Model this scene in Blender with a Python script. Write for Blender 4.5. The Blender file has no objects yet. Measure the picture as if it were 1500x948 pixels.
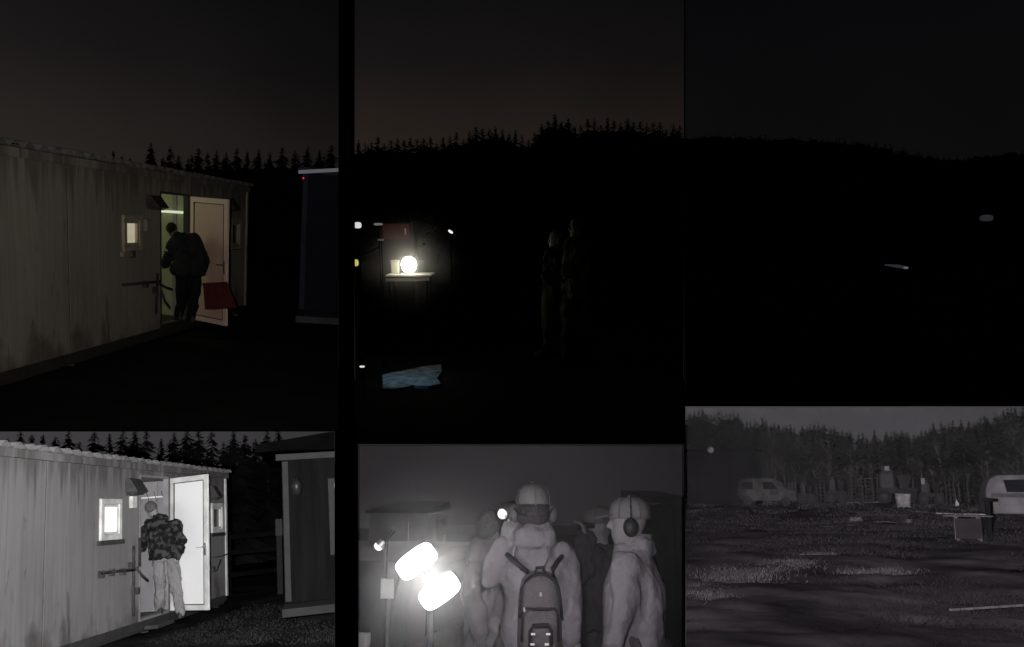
import bpy, bmesh, math, random
from mathutils import Vector, Matrix, noise
random.seed(7)
R = math.radians
sc = bpy.context.scene
COL = sc.collection
# ---------------------------------------------------------------- camera, world, exposure
FPX, PX, PY = 1100.0, 750.0, 550.0          # focal length and principal point in photo pixels (1500 wide)
cam = bpy.data.cameras.new('camera'); co = bpy.data.objects.new('camera', cam); COL.objects.link(co)
cam.sensor_width = 36; cam.lens = 36*FPX/1500; cam.shift_y = (PY-474)/1500
cam.clip_start = 0.05; cam.clip_end = 2000
co.rotation_euler = (R(90), 0, 0); sc.camera = co
w = bpy.data.worlds.new('World'); sc.world = w; w.use_nodes = True
nt = w.node_tree; bg = nt.nodes['Background']
sk = nt.nodes.new('ShaderNodeTexSky'); sk.sky_type = 'NISHITA'; sk.sun_disc = False
sk.sun_elevation = R(-4); sk.sun_rotation = R(200)
nt.links.new(sk.outputs[0], bg.inputs[0]); bg.inputs[1].default_value = 0.02
sc.view_settings.view_transform = 'Standard'; sc.view_settings.look = 'None'
sc.view_settings.exposure = 0; sc.view_settings.gamma = 1

# ---------------------------------------------------------------- the six night scenes, each in its own bay
class Bay:
    """rigid frame of one bay: X right, Y away, Z up, origin at the viewer; u,v are photo pixels"""
    def __init__(s, cu, cv, rect, level=False):
        F = Vector(((cu-PX)/FPX, 1, (PY-cv)/FPX)).normalized()
        if level:
            X = Vector((1,0,0)); X = (X-F*X.dot(F)).normalized(); Z = X.cross(F)
        else:
            Z = Vector((0,0,1)); Z = (Z-F*Z.dot(F)).normalized(); X = F.cross(Z)
        s.M = Matrix((X, F, Z)).transposed(); s.Mi = s.M.transposed(); s.M4 = s.M.to_4x4()
        s.rect = rect; s.gz = -1.65; s.objs = []
    def ray(s, u, v): return s.Mi @ Vector(((u-PX)/FPX, 1, (PY-v)/FPX))
    def at(s, u, v, y): r = s.ray(u, v); return r*(y/r.y)
    def ground(s, u, v, z=None):
        z = s.gz if z is None else z
        r = s.ray(u, v); return r*(z/r.z)
    def gx(s, u, y, z=None):                         # ground point at depth y seen in column u
        z = s.gz if z is None else z
        lo, hi = -y*2, y*2
        for _ in range(40):
            m = (lo+hi)/2; q = s.M @ Vector((m, y, z))
            if PX+FPX*q.x/q.y < u: lo = m
            else: hi = m
        return Vector(((lo+hi)/2, y, z))
    def plane(s, u, v, p, n): r = s.ray(u, v); return r*(p.dot(n)/r.dot(n))
    def pix(s, p): q = s.M @ Vector(p); return PX+FPX*q.x/q.y, PY-FPX*q.z/q.y

B1 = Bay(250, 295, (-900, -500, 496, 630.8)); B1.gz = -2.17
B2 = Bay(760, 332, (519.5, -500, 1002, 648.8))
B3 = Bay(1250, 345, (1004, -500, 2400, 594), level=True)
B4 = Bay(250, 781, (-900, 632.2, 490.5, 1500)); B4.gz = -1.50
B5 = Bay(760, 757, (524.5, 650.4, 1002, 1500)); B5.gz = -1.66
B6 = Bay(1250, 708, (1004, 595.4, 2400, 1500), level=True); B6.gz = -1.7

def spot(bay, name, u, v, y, tu, tv, power, size, blend, col=(1,1,1), rad=0.03):
    l = bpy.data.lights.new(name, 'SPOT'); l.energy = power; l.spot_size = R(size); l.spot_blend = blend
    l.color = col; l.shadow_soft_size = rad
    o = bpy.data.objects.new(name, l); COL.objects.link(o)
    p = bay.M @ bay.at(u, v, y); q = bay.M @ bay.at(tu, tv, 20)
    o.location = p; o.rotation_euler = (q-p).to_track_quat('-Z', 'Y').to_euler()
    return o
def point(bay, name, p, power, col=(1,1,1), rad=0.05):
    l = bpy.data.lights.new(name, 'POINT'); l.energy = power; l.color = col; l.shadow_soft_size = rad
    o = bpy.data.objects.new(name, l); COL.objects.link(o); o.location = bay.M @ Vector(p); return o
# added weak fill spot (colour cabin view) and infrared illuminators (grey views), each just inside its bay
spot(B1, 'cabin_fill_light', 200, 300, 1.8, 330, 345, 560, 66, 1.0, (1.0,.90,.79), .05)
spot(B4, 'infrared_light', 210, 770, 1.8, 325, 775, 6300, 66, 1.0, (1,.99,1.0), .04)
spot(B5, 'infrared_light', 800, 740, 1.7, 850, 790, 76, 60, 1.0, (1,.95,1.0), .04)
far_lamp = spot(B6, 'infrared_floodlight', 1250, 700, 1.7, 1290, 690, 24, 75, 1.0, (1,.94,1.0), .04)
far_lamp.data.use_nodes = True; ln = far_lamp.data.node_tree; fo = ln.nodes.new('ShaderNodeLightFalloff')   # long-throw beam: no loss with distance
fo.inputs['Strength'].default_value = 1.0; ln.links.new(fo.outputs['Constant'], ln.nodes['Emission'].inputs['Strength'])

# ---------------------------------------------------------------- materials
def lin(c): return tuple(((x/255+.055)/1.055)**2.4 if x > 10 else x/255/12.92 for x in c)
MATS = {}
def mat(name, col, rough=.7, var=.25, scale=4, bump=0.0, bscale=30, metal=0, spec=.3, stretch=(1,1,1), col2=None, det=6):
    if name in MATS: return MATS[name]
    m = bpy.data.materials.new(name); m.use_nodes = True; n = m.node_tree.nodes; L = m.node_tree.links
    b = n['Principled BSDF']; b.inputs['Roughness'].default_value = rough; b.inputs['Metallic'].default_value = metal
    b.inputs['Specular IOR Level'].default_value = spec
    tc = n.new('ShaderNodeTexCoord'); mp = n.new('ShaderNodeMapping'); mp.inputs['Scale'].default_value = stretch
    L.new(tc.outputs['Object'], mp.inputs[0])
    nz = n.new('ShaderNodeTexNoise'); nz.inputs['Scale'].default_value = scale; nz.inputs['Detail'].default_value = det
    L.new(mp.outputs[0], nz.inputs['Vector'])
    cr = n.new('ShaderNodeValToRGB'); e = cr.color_ramp.elements
    e[0].position = .33; e[1].position = .67
    c2 = col2 or tuple(min(1, x*(1+var)) for x in col); c1 = col if col2 else tuple(x*(1-var) for x in col)
    e[0].color = (*c1, 1); e[1].color = (*c2, 1)
    L.new(nz.outputs[0], cr.inputs[0]); L.new(cr.outputs[0], b.inputs['Base Color'])
    if bump:
        n2 = n.new('ShaderNodeTexNoise'); n2.inputs['Scale'].default_value = bscale; n2.inputs['Detail'].default_value = 5
        L.new(mp.outputs[0], n2.inputs['Vector'])
        bp = n.new('ShaderNodeBump'); bp.inputs['Strength'].default_value = bump; bp.inputs['Distance'].default_value = .02
        L.new(n2.outputs[0], bp.inputs['Height']); L.new(bp.outputs[0], b.inputs['Normal'])
    MATS[name] = m; return m
def emit(name, col, strength, var=0, scale=6, stretch=(1,1,1)):
    if name in MATS: return MATS[name]
    m = bpy.data.materials.new(name); m.use_nodes = True; n = m.node_tree.nodes; L = m.node_tree.links
    b = n['Principled BSDF']; b.inputs['Base Color'].default_value = (*[min(1,c*.5) for c in col], 1)
    b.inputs['Emission Strength'].default_value = strength; b.inputs['Emission Color'].default_value = (*col, 1)
    if var:
        tc = n.new('ShaderNodeTexCoord'); mp = n.new('ShaderNodeMapping'); mp.inputs['Scale'].default_value = stretch
        nz = n.new('ShaderNodeTexNoise'); nz.inputs['Scale'].default_value = scale
        cr = n.new('ShaderNodeValToRGB'); e = cr.color_ramp.elements; e[0].position = .3; e[1].position = .7
        e[0].color = (*[c*(1-var) for c in col], 1); e[1].color = (*col, 1)
        L.new(tc.outputs['Object'], mp.inputs[0]); L.new(mp.outputs[0], nz.inputs['Vector'])
        L.new(nz.outputs[0], cr.inputs[0]); L.new(cr.outputs[0], b.inputs['Emission Color'])
    MATS[name] = m; return m
black = mat('black_paint', (.006,.006,.006), .95, 0, spec=.0)
def stained(name, base, dark, rough=.6, streak=22, rib=0.0):
    """painted sheet with rain streaks running down and rust freckles"""
    m = bpy.data.materials.new(name); m.use_nodes = True; n = m.node_tree.nodes; L = m.node_tree.links
    b = n['Principled BSDF']; b.inputs['Roughness'].default_value = rough; b.inputs['Specular IOR Level'].default_value = .25
    tc = n.new('ShaderNodeTexCoord')
    def nz(scale, st, det=6):
        mp = n.new('ShaderNodeMapping'); mp.inputs['Scale'].default_value = st; L.new(tc.outputs['Object'], mp.inputs[0])
        t = n.new('ShaderNodeTexNoise'); t.inputs['Scale'].default_value = scale; t.inputs['Detail'].default_value = det
        L.new(mp.outputs[0], t.inputs['Vector']); return t
    a = nz(streak, (1,1,.03), 3); c = nz(.9, (1,1,.6), 8); d = nz(9, (1,1,.35), 8)
    def ramp(src, p0, p1, c0, c1):
        r = n.new('ShaderNodeValToRGB'); e = r.color_ramp.elements; e[0].position = p0; e[1].position = p1
        e[0].color = (*c0,1); e[1].color = (*c1,1); L.new(src.outputs[0], r.inputs[0]); return r
    r1 = ramp(a, .25, .6, dark, base); r2 = ramp(c, .35, .62, (.5,.5,.5), (1,1,1)); r3 = ramp(d, .27, .36, (.45,.42,.4), (1,1,1))
    x = n.new('ShaderNodeMixRGB'); x.blend_type = 'MULTIPLY'; x.inputs[0].default_value = .45
    L.new(r1.outputs[0], x.inputs[1]); L.new(r2.outputs[0], x.inputs[2])
    y = n.new('ShaderNodeMixRGB'); y.blend_type = 'MULTIPLY'; y.inputs[0].default_value = .5
    L.new(x.outputs[0], y.inputs[1]); L.new(r3.outputs[0], y.inputs[2]); L.new(y.outputs[0], b.inputs['Base Color'])
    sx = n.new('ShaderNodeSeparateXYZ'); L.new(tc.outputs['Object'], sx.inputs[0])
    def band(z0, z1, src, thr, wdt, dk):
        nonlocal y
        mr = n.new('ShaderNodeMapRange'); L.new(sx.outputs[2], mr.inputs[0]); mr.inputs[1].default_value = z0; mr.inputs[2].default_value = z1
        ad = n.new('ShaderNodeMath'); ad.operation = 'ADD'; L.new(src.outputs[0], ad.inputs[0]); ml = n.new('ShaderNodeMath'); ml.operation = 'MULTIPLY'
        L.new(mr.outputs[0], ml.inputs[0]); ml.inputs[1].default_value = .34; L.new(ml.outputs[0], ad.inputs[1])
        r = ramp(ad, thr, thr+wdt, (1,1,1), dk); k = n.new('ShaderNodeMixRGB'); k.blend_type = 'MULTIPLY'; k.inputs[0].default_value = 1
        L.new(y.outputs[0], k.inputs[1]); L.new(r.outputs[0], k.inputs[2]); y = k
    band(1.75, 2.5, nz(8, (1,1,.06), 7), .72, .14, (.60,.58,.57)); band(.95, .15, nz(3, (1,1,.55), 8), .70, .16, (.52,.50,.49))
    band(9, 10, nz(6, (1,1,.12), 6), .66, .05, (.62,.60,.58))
    L.new(y.outputs[0], b.inputs['Base Color'])
    bp = n.new('ShaderNodeBump'); bp.inputs['Strength'].default_value = .12; bp.inputs['Distance'].default_value = .01
    L.new(a.outputs[0], bp.inputs['Height']); L.new(bp.outputs[0], b.inputs['Normal'])
    MATS[name] = m; return m

# ---------------------------------------------------------------- mesh helpers
class MB:
    def __init__(s): s.v = []; s.f = []
    def add(s, vs, fs):
        o = len(s.v); s.v += [Vector(x) for x in vs]; s.f += [[i+o for i in f] for f in fs]; return s
    def hexa(s, p): return s.add(p, [(0,3,2,1),(4,5,6,7),(0,1,5,4),(1,2,6,5),(2,3,7,6),(3,0,4,7)])
    def box(s, c, d, rz=0, fr=None):
        m = Matrix.Rotation(rz, 3, 'Z'); h = [x/2 for x in d]
        p = [Vector((x*h[0], y*h[1], z*h[2])) for z in (-1,1) for x, y in ((-1,-1),(1,-1),(1,1),(-1,1))]
        return s.hexa([Vector(c)+m@q for q in p])
    def fbox(s, F, s0, s1, h0, h1, n0, n1):          # box in a facade frame
        return s.hexa([F.pt(a, b, c) for c in (n0, n1) for a, b in ((s0,h0),(s1,h0),(s1,h1),(s0,h1))])
    def tube(s, path, r, n=8, cap=True):
        path = [Vector(p) for p in path]; rs = r if hasattr(r, '__len__') else [r]*len(path)
        rings = []
        for i, p in enumerate(path):
            t = (path[min(i+1, len(path)-1)]-path[max(i-1, 0)]).normalized()
            a = t.cross(Vector((0,0,1)) if abs(t.z) < .9 else Vector((1,0,0))).normalized(); b = t.cross(a)
            rings.append([p+(a*math.cos(k*2*math.pi/n)+b*math.sin(k*2*math.pi/n))*rs[i] for k in range(n)])
        return s.rings(rings, cap)
    def rings(s, rings, cap=True, closed=True):
        n = len(rings[0]); vs = [p for r in rings for p in r]; fs = []
        for i in range(len(rings)-1):
            for k in range(n if closed else n-1):
                fs.append((i*n+k, i*n+(k+1)%n, (i+1)*n+(k+1)%n, (i+1)*n+k))
        if cap: fs += [tuple(range(n))[::-1], tuple(range((len(rings)-1)*n, len(rings)*n))]
        return s.add(vs, fs)
    def loft(s, secs, n=14, power=2.0):
        """secs: (centre, right vector * half width, front vector * half depth)"""
        rings = []
        for c, a, b in secs:
            c, a, b = Vector(c), Vector(a), Vector(b); ring = []
            for k in range(n):
                t = k*2*math.pi/n; x, y = math.cos(t), math.sin(t)
                x = math.copysign(abs(x)**(2/power), x); y = math.copysign(abs(y)**(2/power), y)
                ring.append(c+a*x+b*y)
            rings.append(ring)
        return s.rings(rings)
    def ball(s, c, r, n=10, m=7):
        r = r if hasattr(r, '__len__') else (r, r, r); c = Vector(c); rings = []
        for i in range(m+1):
            t = math.pi*(i+.02)/(m+.04)
            rings.append([c+Vector((r[0]*math.sin(t)*math.cos(k*2*math.pi/n), r[1]*math.sin(t)*math.sin(k*2*math.pi/n), -r[2]*math.cos(t))) for k in range(n)])
        return s.rings(rings)
    def prism(s, poly, off):
        off = Vector(off); n = len(poly); poly = [Vector(p) for p in poly]
        return s.add(poly+[p+off for p in poly], [tuple(range(n))[::-1], tuple(range(n, 2*n))]+[(i, (i+1)%n, n+(i+1)%n, n+i) for i in range(n)])
def setp(o, label=None, cat=None, group=None, kind=None):
    for k, v in (('label',label),('category',cat),('group',group),('kind',kind)):
        if v: o[k] = v
    return o
ROOT = {}
def thing(bay, name, label, cat, loc=(0,0,0), group=None):
    o = bpy.data.objects.new(name, None); COL.objects.link(o); o.empty_display_size = .1
    loc = Vector(loc); o.matrix_world = bay.M4 @ Matrix.Translation(loc); o['_'] = 0; del o['_']
    ROOT[o.name] = (bay, loc); return setp(o, label, cat, group)
def mesh(name, mb, m, smooth=False):
    d = bpy.data.meshes.new(name); d.from_pydata([tuple(p) for p in mb.v], [], mb.f); d.materials.append(m)
    bm = bmesh.new(); bm.from_mesh(d); bmesh.ops.recalc_face_normals(bm, faces=bm.faces); bm.to_mesh(d); bm.free()
    if smooth: d.shade_smooth()
    return d
def part(name, mb, m, parent, smooth=False, bevel=0, label=None, data=None, kind=None):
    """a mesh under its thing; mb is in bay coordinates"""
    bay, loc = ROOT[parent.name]
    if data is None:
        t = MB(); t.f = mb.f; t.v = [p-loc for p in mb.v]; data = mesh(name, t, m, smooth)
    o = bpy.data.objects.new(name, data); COL.objects.link(o); o.parent = parent
    ROOT[o.name] = (bay, loc); bay.objs.append(o)
    if bevel:
        b = o.modifiers.new('bevel', 'BEVEL'); b.width = bevel; b.segments = 2; b.limit_method = 'ANGLE'
    return setp(o, label, None, None, kind)
def solo(bay, name, mb, m, label=None, cat=None, loc=None, group=None, kind=None, smooth=False, bevel=0):
    """a thing that is one mesh"""
    loc = Vector(loc) if loc else Vector((0,0,0))
    t = MB(); t.f = mb.f; t.v = [p-loc for p in mb.v]
    o = bpy.data.objects.new(name, mesh(name, t, m, smooth)); COL.objects.link(o)
    o.matrix_world = bay.M4 @ Matrix.Translation(loc); ROOT[o.name] = (bay, loc); bay.objs.append(o)
    if bevel:
        b = o.modifiers.new('bevel', 'BEVEL'); b.width = bevel; b.segments = 2; b.limit_method = 'ANGLE'
    return setp(o, label, cat, group, kind)
def copy_thing(o, bay, loc, rz, s, label=None):
    c = o.copy(); COL.objects.link(c)
    c.matrix_world = bay.M4 @ Matrix.Translation(loc) @ Matrix.Rotation(rz, 4, 'Z') @ Matrix.Diagonal((*s, 1))
    if label: c['label'] = label
    for ch in o.children:
        d = ch.copy(); COL.objects.link(d); d.parent = c; bay.objs.append(d)
        for g in ch.children:
            e = g.copy(); COL.objects.link(e); e.parent = d; bay.objs.append(e)
    return c

# ---------------------------------------------------------------- the bays: added partitions, not in the place, keep scenes and lamps apart
def wedge(u0, v0, u1, v1, near, far):
    p = []
    for d in (near, far):
        for u, v in ((u0,v1),(u1,v1),(u1,v0),(u0,v0)): p.append(Vector(((u-PX)/FPX*d, d, (PY-v)/FPX*d)))
    return MB().hexa(p)
def divider(name, *a):
    o = bpy.data.objects.new(name, mesh(name, wedge(*a), MATS['divider_paint'])); COL.objects.link(o); setp(o, kind='structure')
mat('divider_paint', (.004,.004,.004), .95, 0, spec=0)
divider('added_divider', 496.5, -520, 519, 640.2, 1.4, 118)
divider('added_divider', 491, 640.4, 524, 1500, 1.4, 118)
divider('added_divider', 1002.3, -520, 1003.7, 1500, 1.4, 118)
divider('added_shelf', -900, 631, 496.3, 632, 1.4, 118)
divider('added_shelf', 519.2, 649, 1002.1, 650.2, 1.4, 118)
divider('added_shelf', 1003.9, 594.2, 2400, 595.2, 1.4, 118)

# ---------------------------------------------------------------- skies
def sky(bay, az0, az1, stops, az_dim=0.0, az_c=0.0, noise_amp=.15):
    """curved backdrop 112 m off; stops = (elevation tangent, colour)"""
    mb = MB(); rings = []
    for j in range(13):
        t = -.2+j*1.3/12
        rings.append([Vector((112*math.sin(R(a)), 112*math.cos(R(a)), 112*t)) for a in [az0+(az1-az0)*i/40 for i in range(41)]])
    mb.rings(rings, cap=False, closed=False)
    m = bpy.data.materials.new('night_sky'); m.use_nodes = True; n = m.node_tree.nodes; L = m.node_tree.links
    n.clear(); out = n.new('ShaderNodeOutputMaterial'); em = n.new('ShaderNodeEmission'); L.new(em.outputs[0], out.inputs[0])
    tc = n.new('ShaderNodeTexCoord'); sx = n.new('ShaderNodeSeparateXYZ'); L.new(tc.outputs['Object'], sx.inputs[0])
    dv = n.new('ShaderNodeMath'); dv.operation = 'DIVIDE'; L.new(sx.outputs[2], dv.inputs[0]); dv.inputs[1].default_value = 112
    cr = n.new('ShaderNodeValToRGB'); L.new(dv.outputs[0], cr.inputs[0]); e = cr.color_ramp.elements
    while len(e) > 1: e.remove(e[0])
    for i, (p, c) in enumerate(stops):
        q = e[0] if i == 0 else e.new(p); q.position = p; q.color = (*lin(c), 1)
    ax = n.new('ShaderNodeMath'); ax.operation = 'DIVIDE'; L.new(sx.outputs[0], ax.inputs[0]); L.new(sx.outputs[1], ax.inputs[1])
    mr = n.new('ShaderNodeMapRange'); mr.interpolation_type = 'SMOOTHSTEP'; L.new(ax.outputs[0], mr.inputs[0])
    mr.inputs[1].default_value = az_c-.25; mr.inputs[2].default_value = az_c+.3; mr.inputs[3].default_value = 1; mr.inputs[4].default_value = 1-az_dim
    nz = n.new('ShaderNodeTexNoise'); nz.inputs['Scale'].default_value = .03; nz.inputs['Detail'].default_value = 3; L.new(tc.outputs['Object'], nz.inputs['Vector'])
    m2 = n.new('ShaderNodeMapRange'); L.new(nz.outputs[0], m2.inputs[0]); m2.inputs[1].default_value = .3; m2.inputs[2].default_value = .7
    m2.inputs[3].default_value = 1-noise_amp; m2.inputs[4].default_value = 1+noise_amp
    mu = n.new('ShaderNodeMath'); mu.operation = 'MULTIPLY'; L.new(mr.outputs[0], mu.inputs[0]); L.new(m2.outputs[0], mu.inputs[1])
    L.new(cr.outputs[0], em.inputs[0]); L.new(mu.outputs[0], em.inputs[1])
    return solo(bay, 'sky', mb, m, kind='structure')
sky(B1, -75, 30, [(0,(45,39,36)),(.08,(38,34,32)),(.16,(26,24,24)),(.27,(17,16,18)),(.7,(9,9,11))], .6, .02)
sky(B2, -35, 35, [(0,(46,38,31)),(.13,(35,29,26)),(.20,(22,20,20)),(.3,(15,14,15)),(.8,(8,8,9))], .4, .1)
sky(B3, -35, 75, [(0,(14,13,14)),(.15,(12,11,12)),(.3,(8,7,9)),(.8,(6,6,6))], 0, 0)
sky(B4, -75, 30, [(0,(66,64,66)),(.2,(60,58,60)),(.6,(40,38,40))], .35, .1)
sky(B5, -35, 35, [(0,(34,31,33)),(.12,(36,33,35)),(.6,(30,28,30))], .6, .1, .25)
sky(B6, -35, 75, [(0,(72,70,73)),(.12,(68,66,70)),(.5,(50,49,52))], .1, 0)

# ---------------------------------------------------------------- grounds
def ground(bay, m, x0, x1, y0, y1, amp, seed, nx=150, ny=150, rise=0):
    mb = MB(); rings = []
    for j in range(ny+1):
        t = j/ny; y = y0*(y1/y0)**t; row = []
        for i in range(nx+1):
            x = (x0+(x1-x0)*i/nx)*(.25+.75*y/y1)
            z = bay.gz+amp*(noise.noise(Vector((x*.5, y*.5, seed)))+.5*noise.noise(Vector((x*1.7, y*1.7, seed+3)))+.25*noise.noise(Vector((x*5, y*5, seed))))
            z += rise*max(0, (y-60)/50)
            row.append(Vector((x, y, z)))
        rings.append(row)
    mb.rings(rings, cap=False, closed=False)
    return solo(bay, 'ground', mb, m, kind='structure', smooth=True)
dark_mud = mat('dark_mud', (.010,.010,.011), .95, .4, 2, .4, 20, spec=.1)
mud4 = mat('trampled_grass', (.008,.008,.008), .95, .6, 1.3, .6, 25, spec=.02, col2=(.040,.039,.04))
mud5 = mat('yard_gravel', (.05,.048,.05), .95, .4, 1.5, .5, 20, spec=.1)
mud6 = mat('rough_field', (.07,.062,.069), .95, .5, .55, 1.0, 3.5, spec=.05, col2=(.34,.305,.33), det=10)
ground(B1, dark_mud, -80, 60, 1.6, 112, .03, 1)
ground(B2, dark_mud, -60, 60, 1.6, 112, .03, 2)
ground(B3, dark_mud, -60, 120, 1.6, 112, .1, 3)
ground(B4, mud4, -80, 60, 1.6, 112, .035, 4)
ground(B5, mud5, -60, 60, 1.6, 112, .03, 5)
ground(B6, mud6, -60, 120, 1.6, 112, .10, 6, 260, 260)

# ---------------------------------------------------------------- trees
def spruce_mesh(seed, N=520, width=.17, rag=.5):
    """crown of drooping fans set at random round the stem, ragged and uneven in width"""
    rd = random.Random(seed); mb = MB(); bulge = [rd.uniform(.7, 1.25) for _ in range(12)]
    for i in range(N):
        t = rd.random()**.8; z = .10+.90*t; a = rd.uniform(0, 6.28)
        L = (width*(1-t)**.75*bulge[int(t*11.9)]*(1+.25*math.sin(a*2+seed+t*9))+.010)*rd.uniform(.45, 1.15)
        d = Vector((math.cos(a), math.sin(a), 0)); sd = Vector((-d.y, d.x, 0)); w = L*rd.uniform(.12, .3)*(1.6 if N < 300 else 1); dr = L*rd.uniform(.35, .95)
        p = Vector((0,0,z)); m = p+d*L*.6-Vector((0,0,dr*.45)); q = p+d*L-Vector((0,0,dr))
        mb.add([p, m+sd*w-Vector((0,0,w*rag)), q, m-sd*w*.7-Vector((0,0,w*rag*1.3))], [(0,1,2),(0,2,3)])
    mb.add([(-.003,0,.93),(.003,0,.93),(0,0,1.01)], [(0,1,2)]); mb.add([(0,-.003,.93),(0,.003,.93),(0,0,1.01)], [(0,1,2)])
    return mb
def bare_mesh(seed):
    rd = random.Random(seed); mb = MB()
    def br(p, d, l, r, k):
        q = p+d*l; mb.tube([p, (p+q)/2+Vector((rd.uniform(-1,1), rd.uniform(-1,1), 0))*l*.06, q], [r, r*.8, r*.55], 4, False)
        if k == 0: return
        for _ in range(3 if k > 1 else 4):
            e = (d+Vector((rd.uniform(-.7,.7), rd.uniform(-.7,.7), rd.uniform(-.1,.5)))).normalized()
            br(p+d*l*rd.uniform(.5, 1), e, l*rd.uniform(.5, .75), r*.5, k-1)
    br(Vector((0,0,.3)), Vector((0,0,1)), .25, .012, 4)
    return mb
needles = mat('spruce_needles', (.030,.032,.030), .9, .4, 3, spec=.1)
bark = mat('bark', (.06,.055,.05), .95, .3, 12, .5, spec=.1)
twigs = mat('bare_twigs', (.07,.065,.065), .95, .3, 5, spec=.1)
SPR = [mesh('crown', spruce_mesh(i, 560+60*i, .15+.03*(i%3), .4+.2*i), needles) for i in range(4)]
LOW = [spruce_mesh(40+i, 170, .17, .5) for i in range(4)]
BARE = [mesh('crown', bare_mesh(20+i), twigs) for i in range(2)]
TRK = mesh('trunk', MB().tube([(0,0,-.03),(0,0,.5),(0,0,.97)], [.010,.006,.001], 6), bark)
TRK2 = mesh('trunk', MB().tube([(0,0,-.03),(.004,0,.2),(0,0,.33)], [.016,.013,.011], 6), bark)
def tree(bay, u, y, h, label, group, kind=0, wide=1.0, rz=None):
    p = bay.gx(u, y); o = bpy.data.objects.new('spruce_tree' if kind < 4 else 'bare_tree', None); COL.objects.link(o)
    o.matrix_world = bay.M4 @ Matrix.Translation(p) @ Matrix.Rotation(random.uniform(0, 6) if rz is None else rz, 4, 'Z') @ Matrix.Diagonal((h*wide, h*wide, h, 1))
    setp(o, label, 'tree', group)
    for nm, d in (('crown', SPR[kind] if kind < 4 else BARE[kind-4]), ('trunk', TRK if kind < 4 else TRK2)):
        c = bpy.data.objects.new(nm, d); COL.objects.link(c); c.parent = o; bay.objs.append(c)
    return o
def wood(bay, name, pts):
    """far rank of trees that reads as one dark mass: (column, depth, height)"""
    mb = MB(); rd = random.Random(len(pts))
    for i, (u, y, h) in enumerate(pts):
        p = bay.gx(u, y); src = LOW[i % 4]; w = h*1.25; a = rd.uniform(0, 6); ca, sa = math.cos(a), math.sin(a)
        if p.x != p.x: continue
        o = len(mb.v); mb.v += [Vector((p.x+(v.x*ca-v.y*sa)*w, p.y+(v.x*sa+v.y*ca)*w, p.z+v.z*h)) for v in src.v]
        mb.f += [[k+o for k in f] for f in src.f]
    return solo(bay, name, mb, needles, kind='stuff')
def hill(bay, prof, y=109):
    mb = MB(); r0, r1, r2 = [], [], []
    for u, v in prof:
        p = bay.at(u, v, y); q = noise.noise(Vector((u*.05, v*.05, 1)))*.8; p.z += q*.5
        r0.append(Vector((p.x*.8, y*.8+4, bay.gz-.5))); r1.append(Vector((p.x*.97, y-2, (p.z+bay.gz)*.6))); r2.append(p)
    r3 = [Vector((p.x*1.01, y+1.5, bay.gz-1)) for p in r2]
    mb.rings([r0, r1, r2, r3], cap=False, closed=False); return solo(bay, 'hill', mb, mat('wooded_slope', (.016,.016,.017), .98, .5, .35, .8, 3, spec=.02), kind='structure', smooth=True)
def dense(prof, dv, st=4):
    r = []; u = prof[0][0]
    while u <= prof[-1][0]:
        for (a, x), (b, y) in zip(prof, prof[1:]):
            if a <= u <= b: r.append((u, x+(y-x)*(u-a)/max(1e-6, b-a)+dv+random.uniform(-1.5, 2.5))); break
        u += st
    return r
def tree_h(bay, u, v, y):
    """height of a tree standing at depth y whose top shows at row v"""
    return bay.at(u, v, y).z-bay.gz

# ---------------------------------------------------------------- the site cabin (seen in colour above, in infrared below)
class Facade:
    def __init__(s, bay, ub, vb, vt, H, uv, vv):
        lo, hi = 3, 60
        for _ in range(50):
            m = (lo+hi)/2; p = bay.at(ub, vb, m)
            if bay.pix(p+Vector((0,0,H)))[1] > vt: hi = m
            else: lo = m
        s.bay = bay; s.B = bay.at(ub, vb, m); d = bay.ray(uv, vv); s.d = Vector((d.x, d.y, 0)).normalized()
        s.n = Vector((s.d.y, -s.d.x, 0))
    def pt(s, a, h, n=0): return s.B+s.d*a+Vector((0,0,h))+s.n*n
    def sh(s, u, v, n=0):
        q = s.bay.plane(u, v, s.B+s.n*n, s.n)-s.B; return q.dot(s.d), q.z
def wall_pieces(F, s0, s1, h0, h1, holes, n0, n1):
    """the boxes of a wall segment left round its openings"""
    mb = MB(); xs = sorted({s0, s1, *[min(max(x, s0), s1) for h in holes for x in h[:2]]})
    for a, b in zip(xs, xs[1:]):
        if b-a < 1e-4: continue
        cut = sorted([(h[2], h[3]) for h in holes if h[0] < (a+b)/2 < h[1]]); z = h0
        for c0, c1 in cut+[(h1, h1)]:
            if c0-z > 1e-4: mb.fbox(F, a, b, z, c0, n0, n1)
            z = c1
    return mb
def frame_bars(F, s0, s1, h0, h1, w, n0, n1):
    mb = MB(); mb.fbox(F, s0, s1, h1-w, h1, n0, n1); mb.fbox(F, s0, s1, h0, h0+w, n0, n1)
    mb.fbox(F, s0, s0+w, h0+w, h1-w, n0+.001, n1-.001); mb.fbox(F, s1-w, s1, h0+w, h1-w, n0+.001, n1-.001); return mb
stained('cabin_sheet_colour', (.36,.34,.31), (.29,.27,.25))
stained('cabin_sheet_infrared', (.235,.228,.232), (.185,.18,.183))
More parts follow.
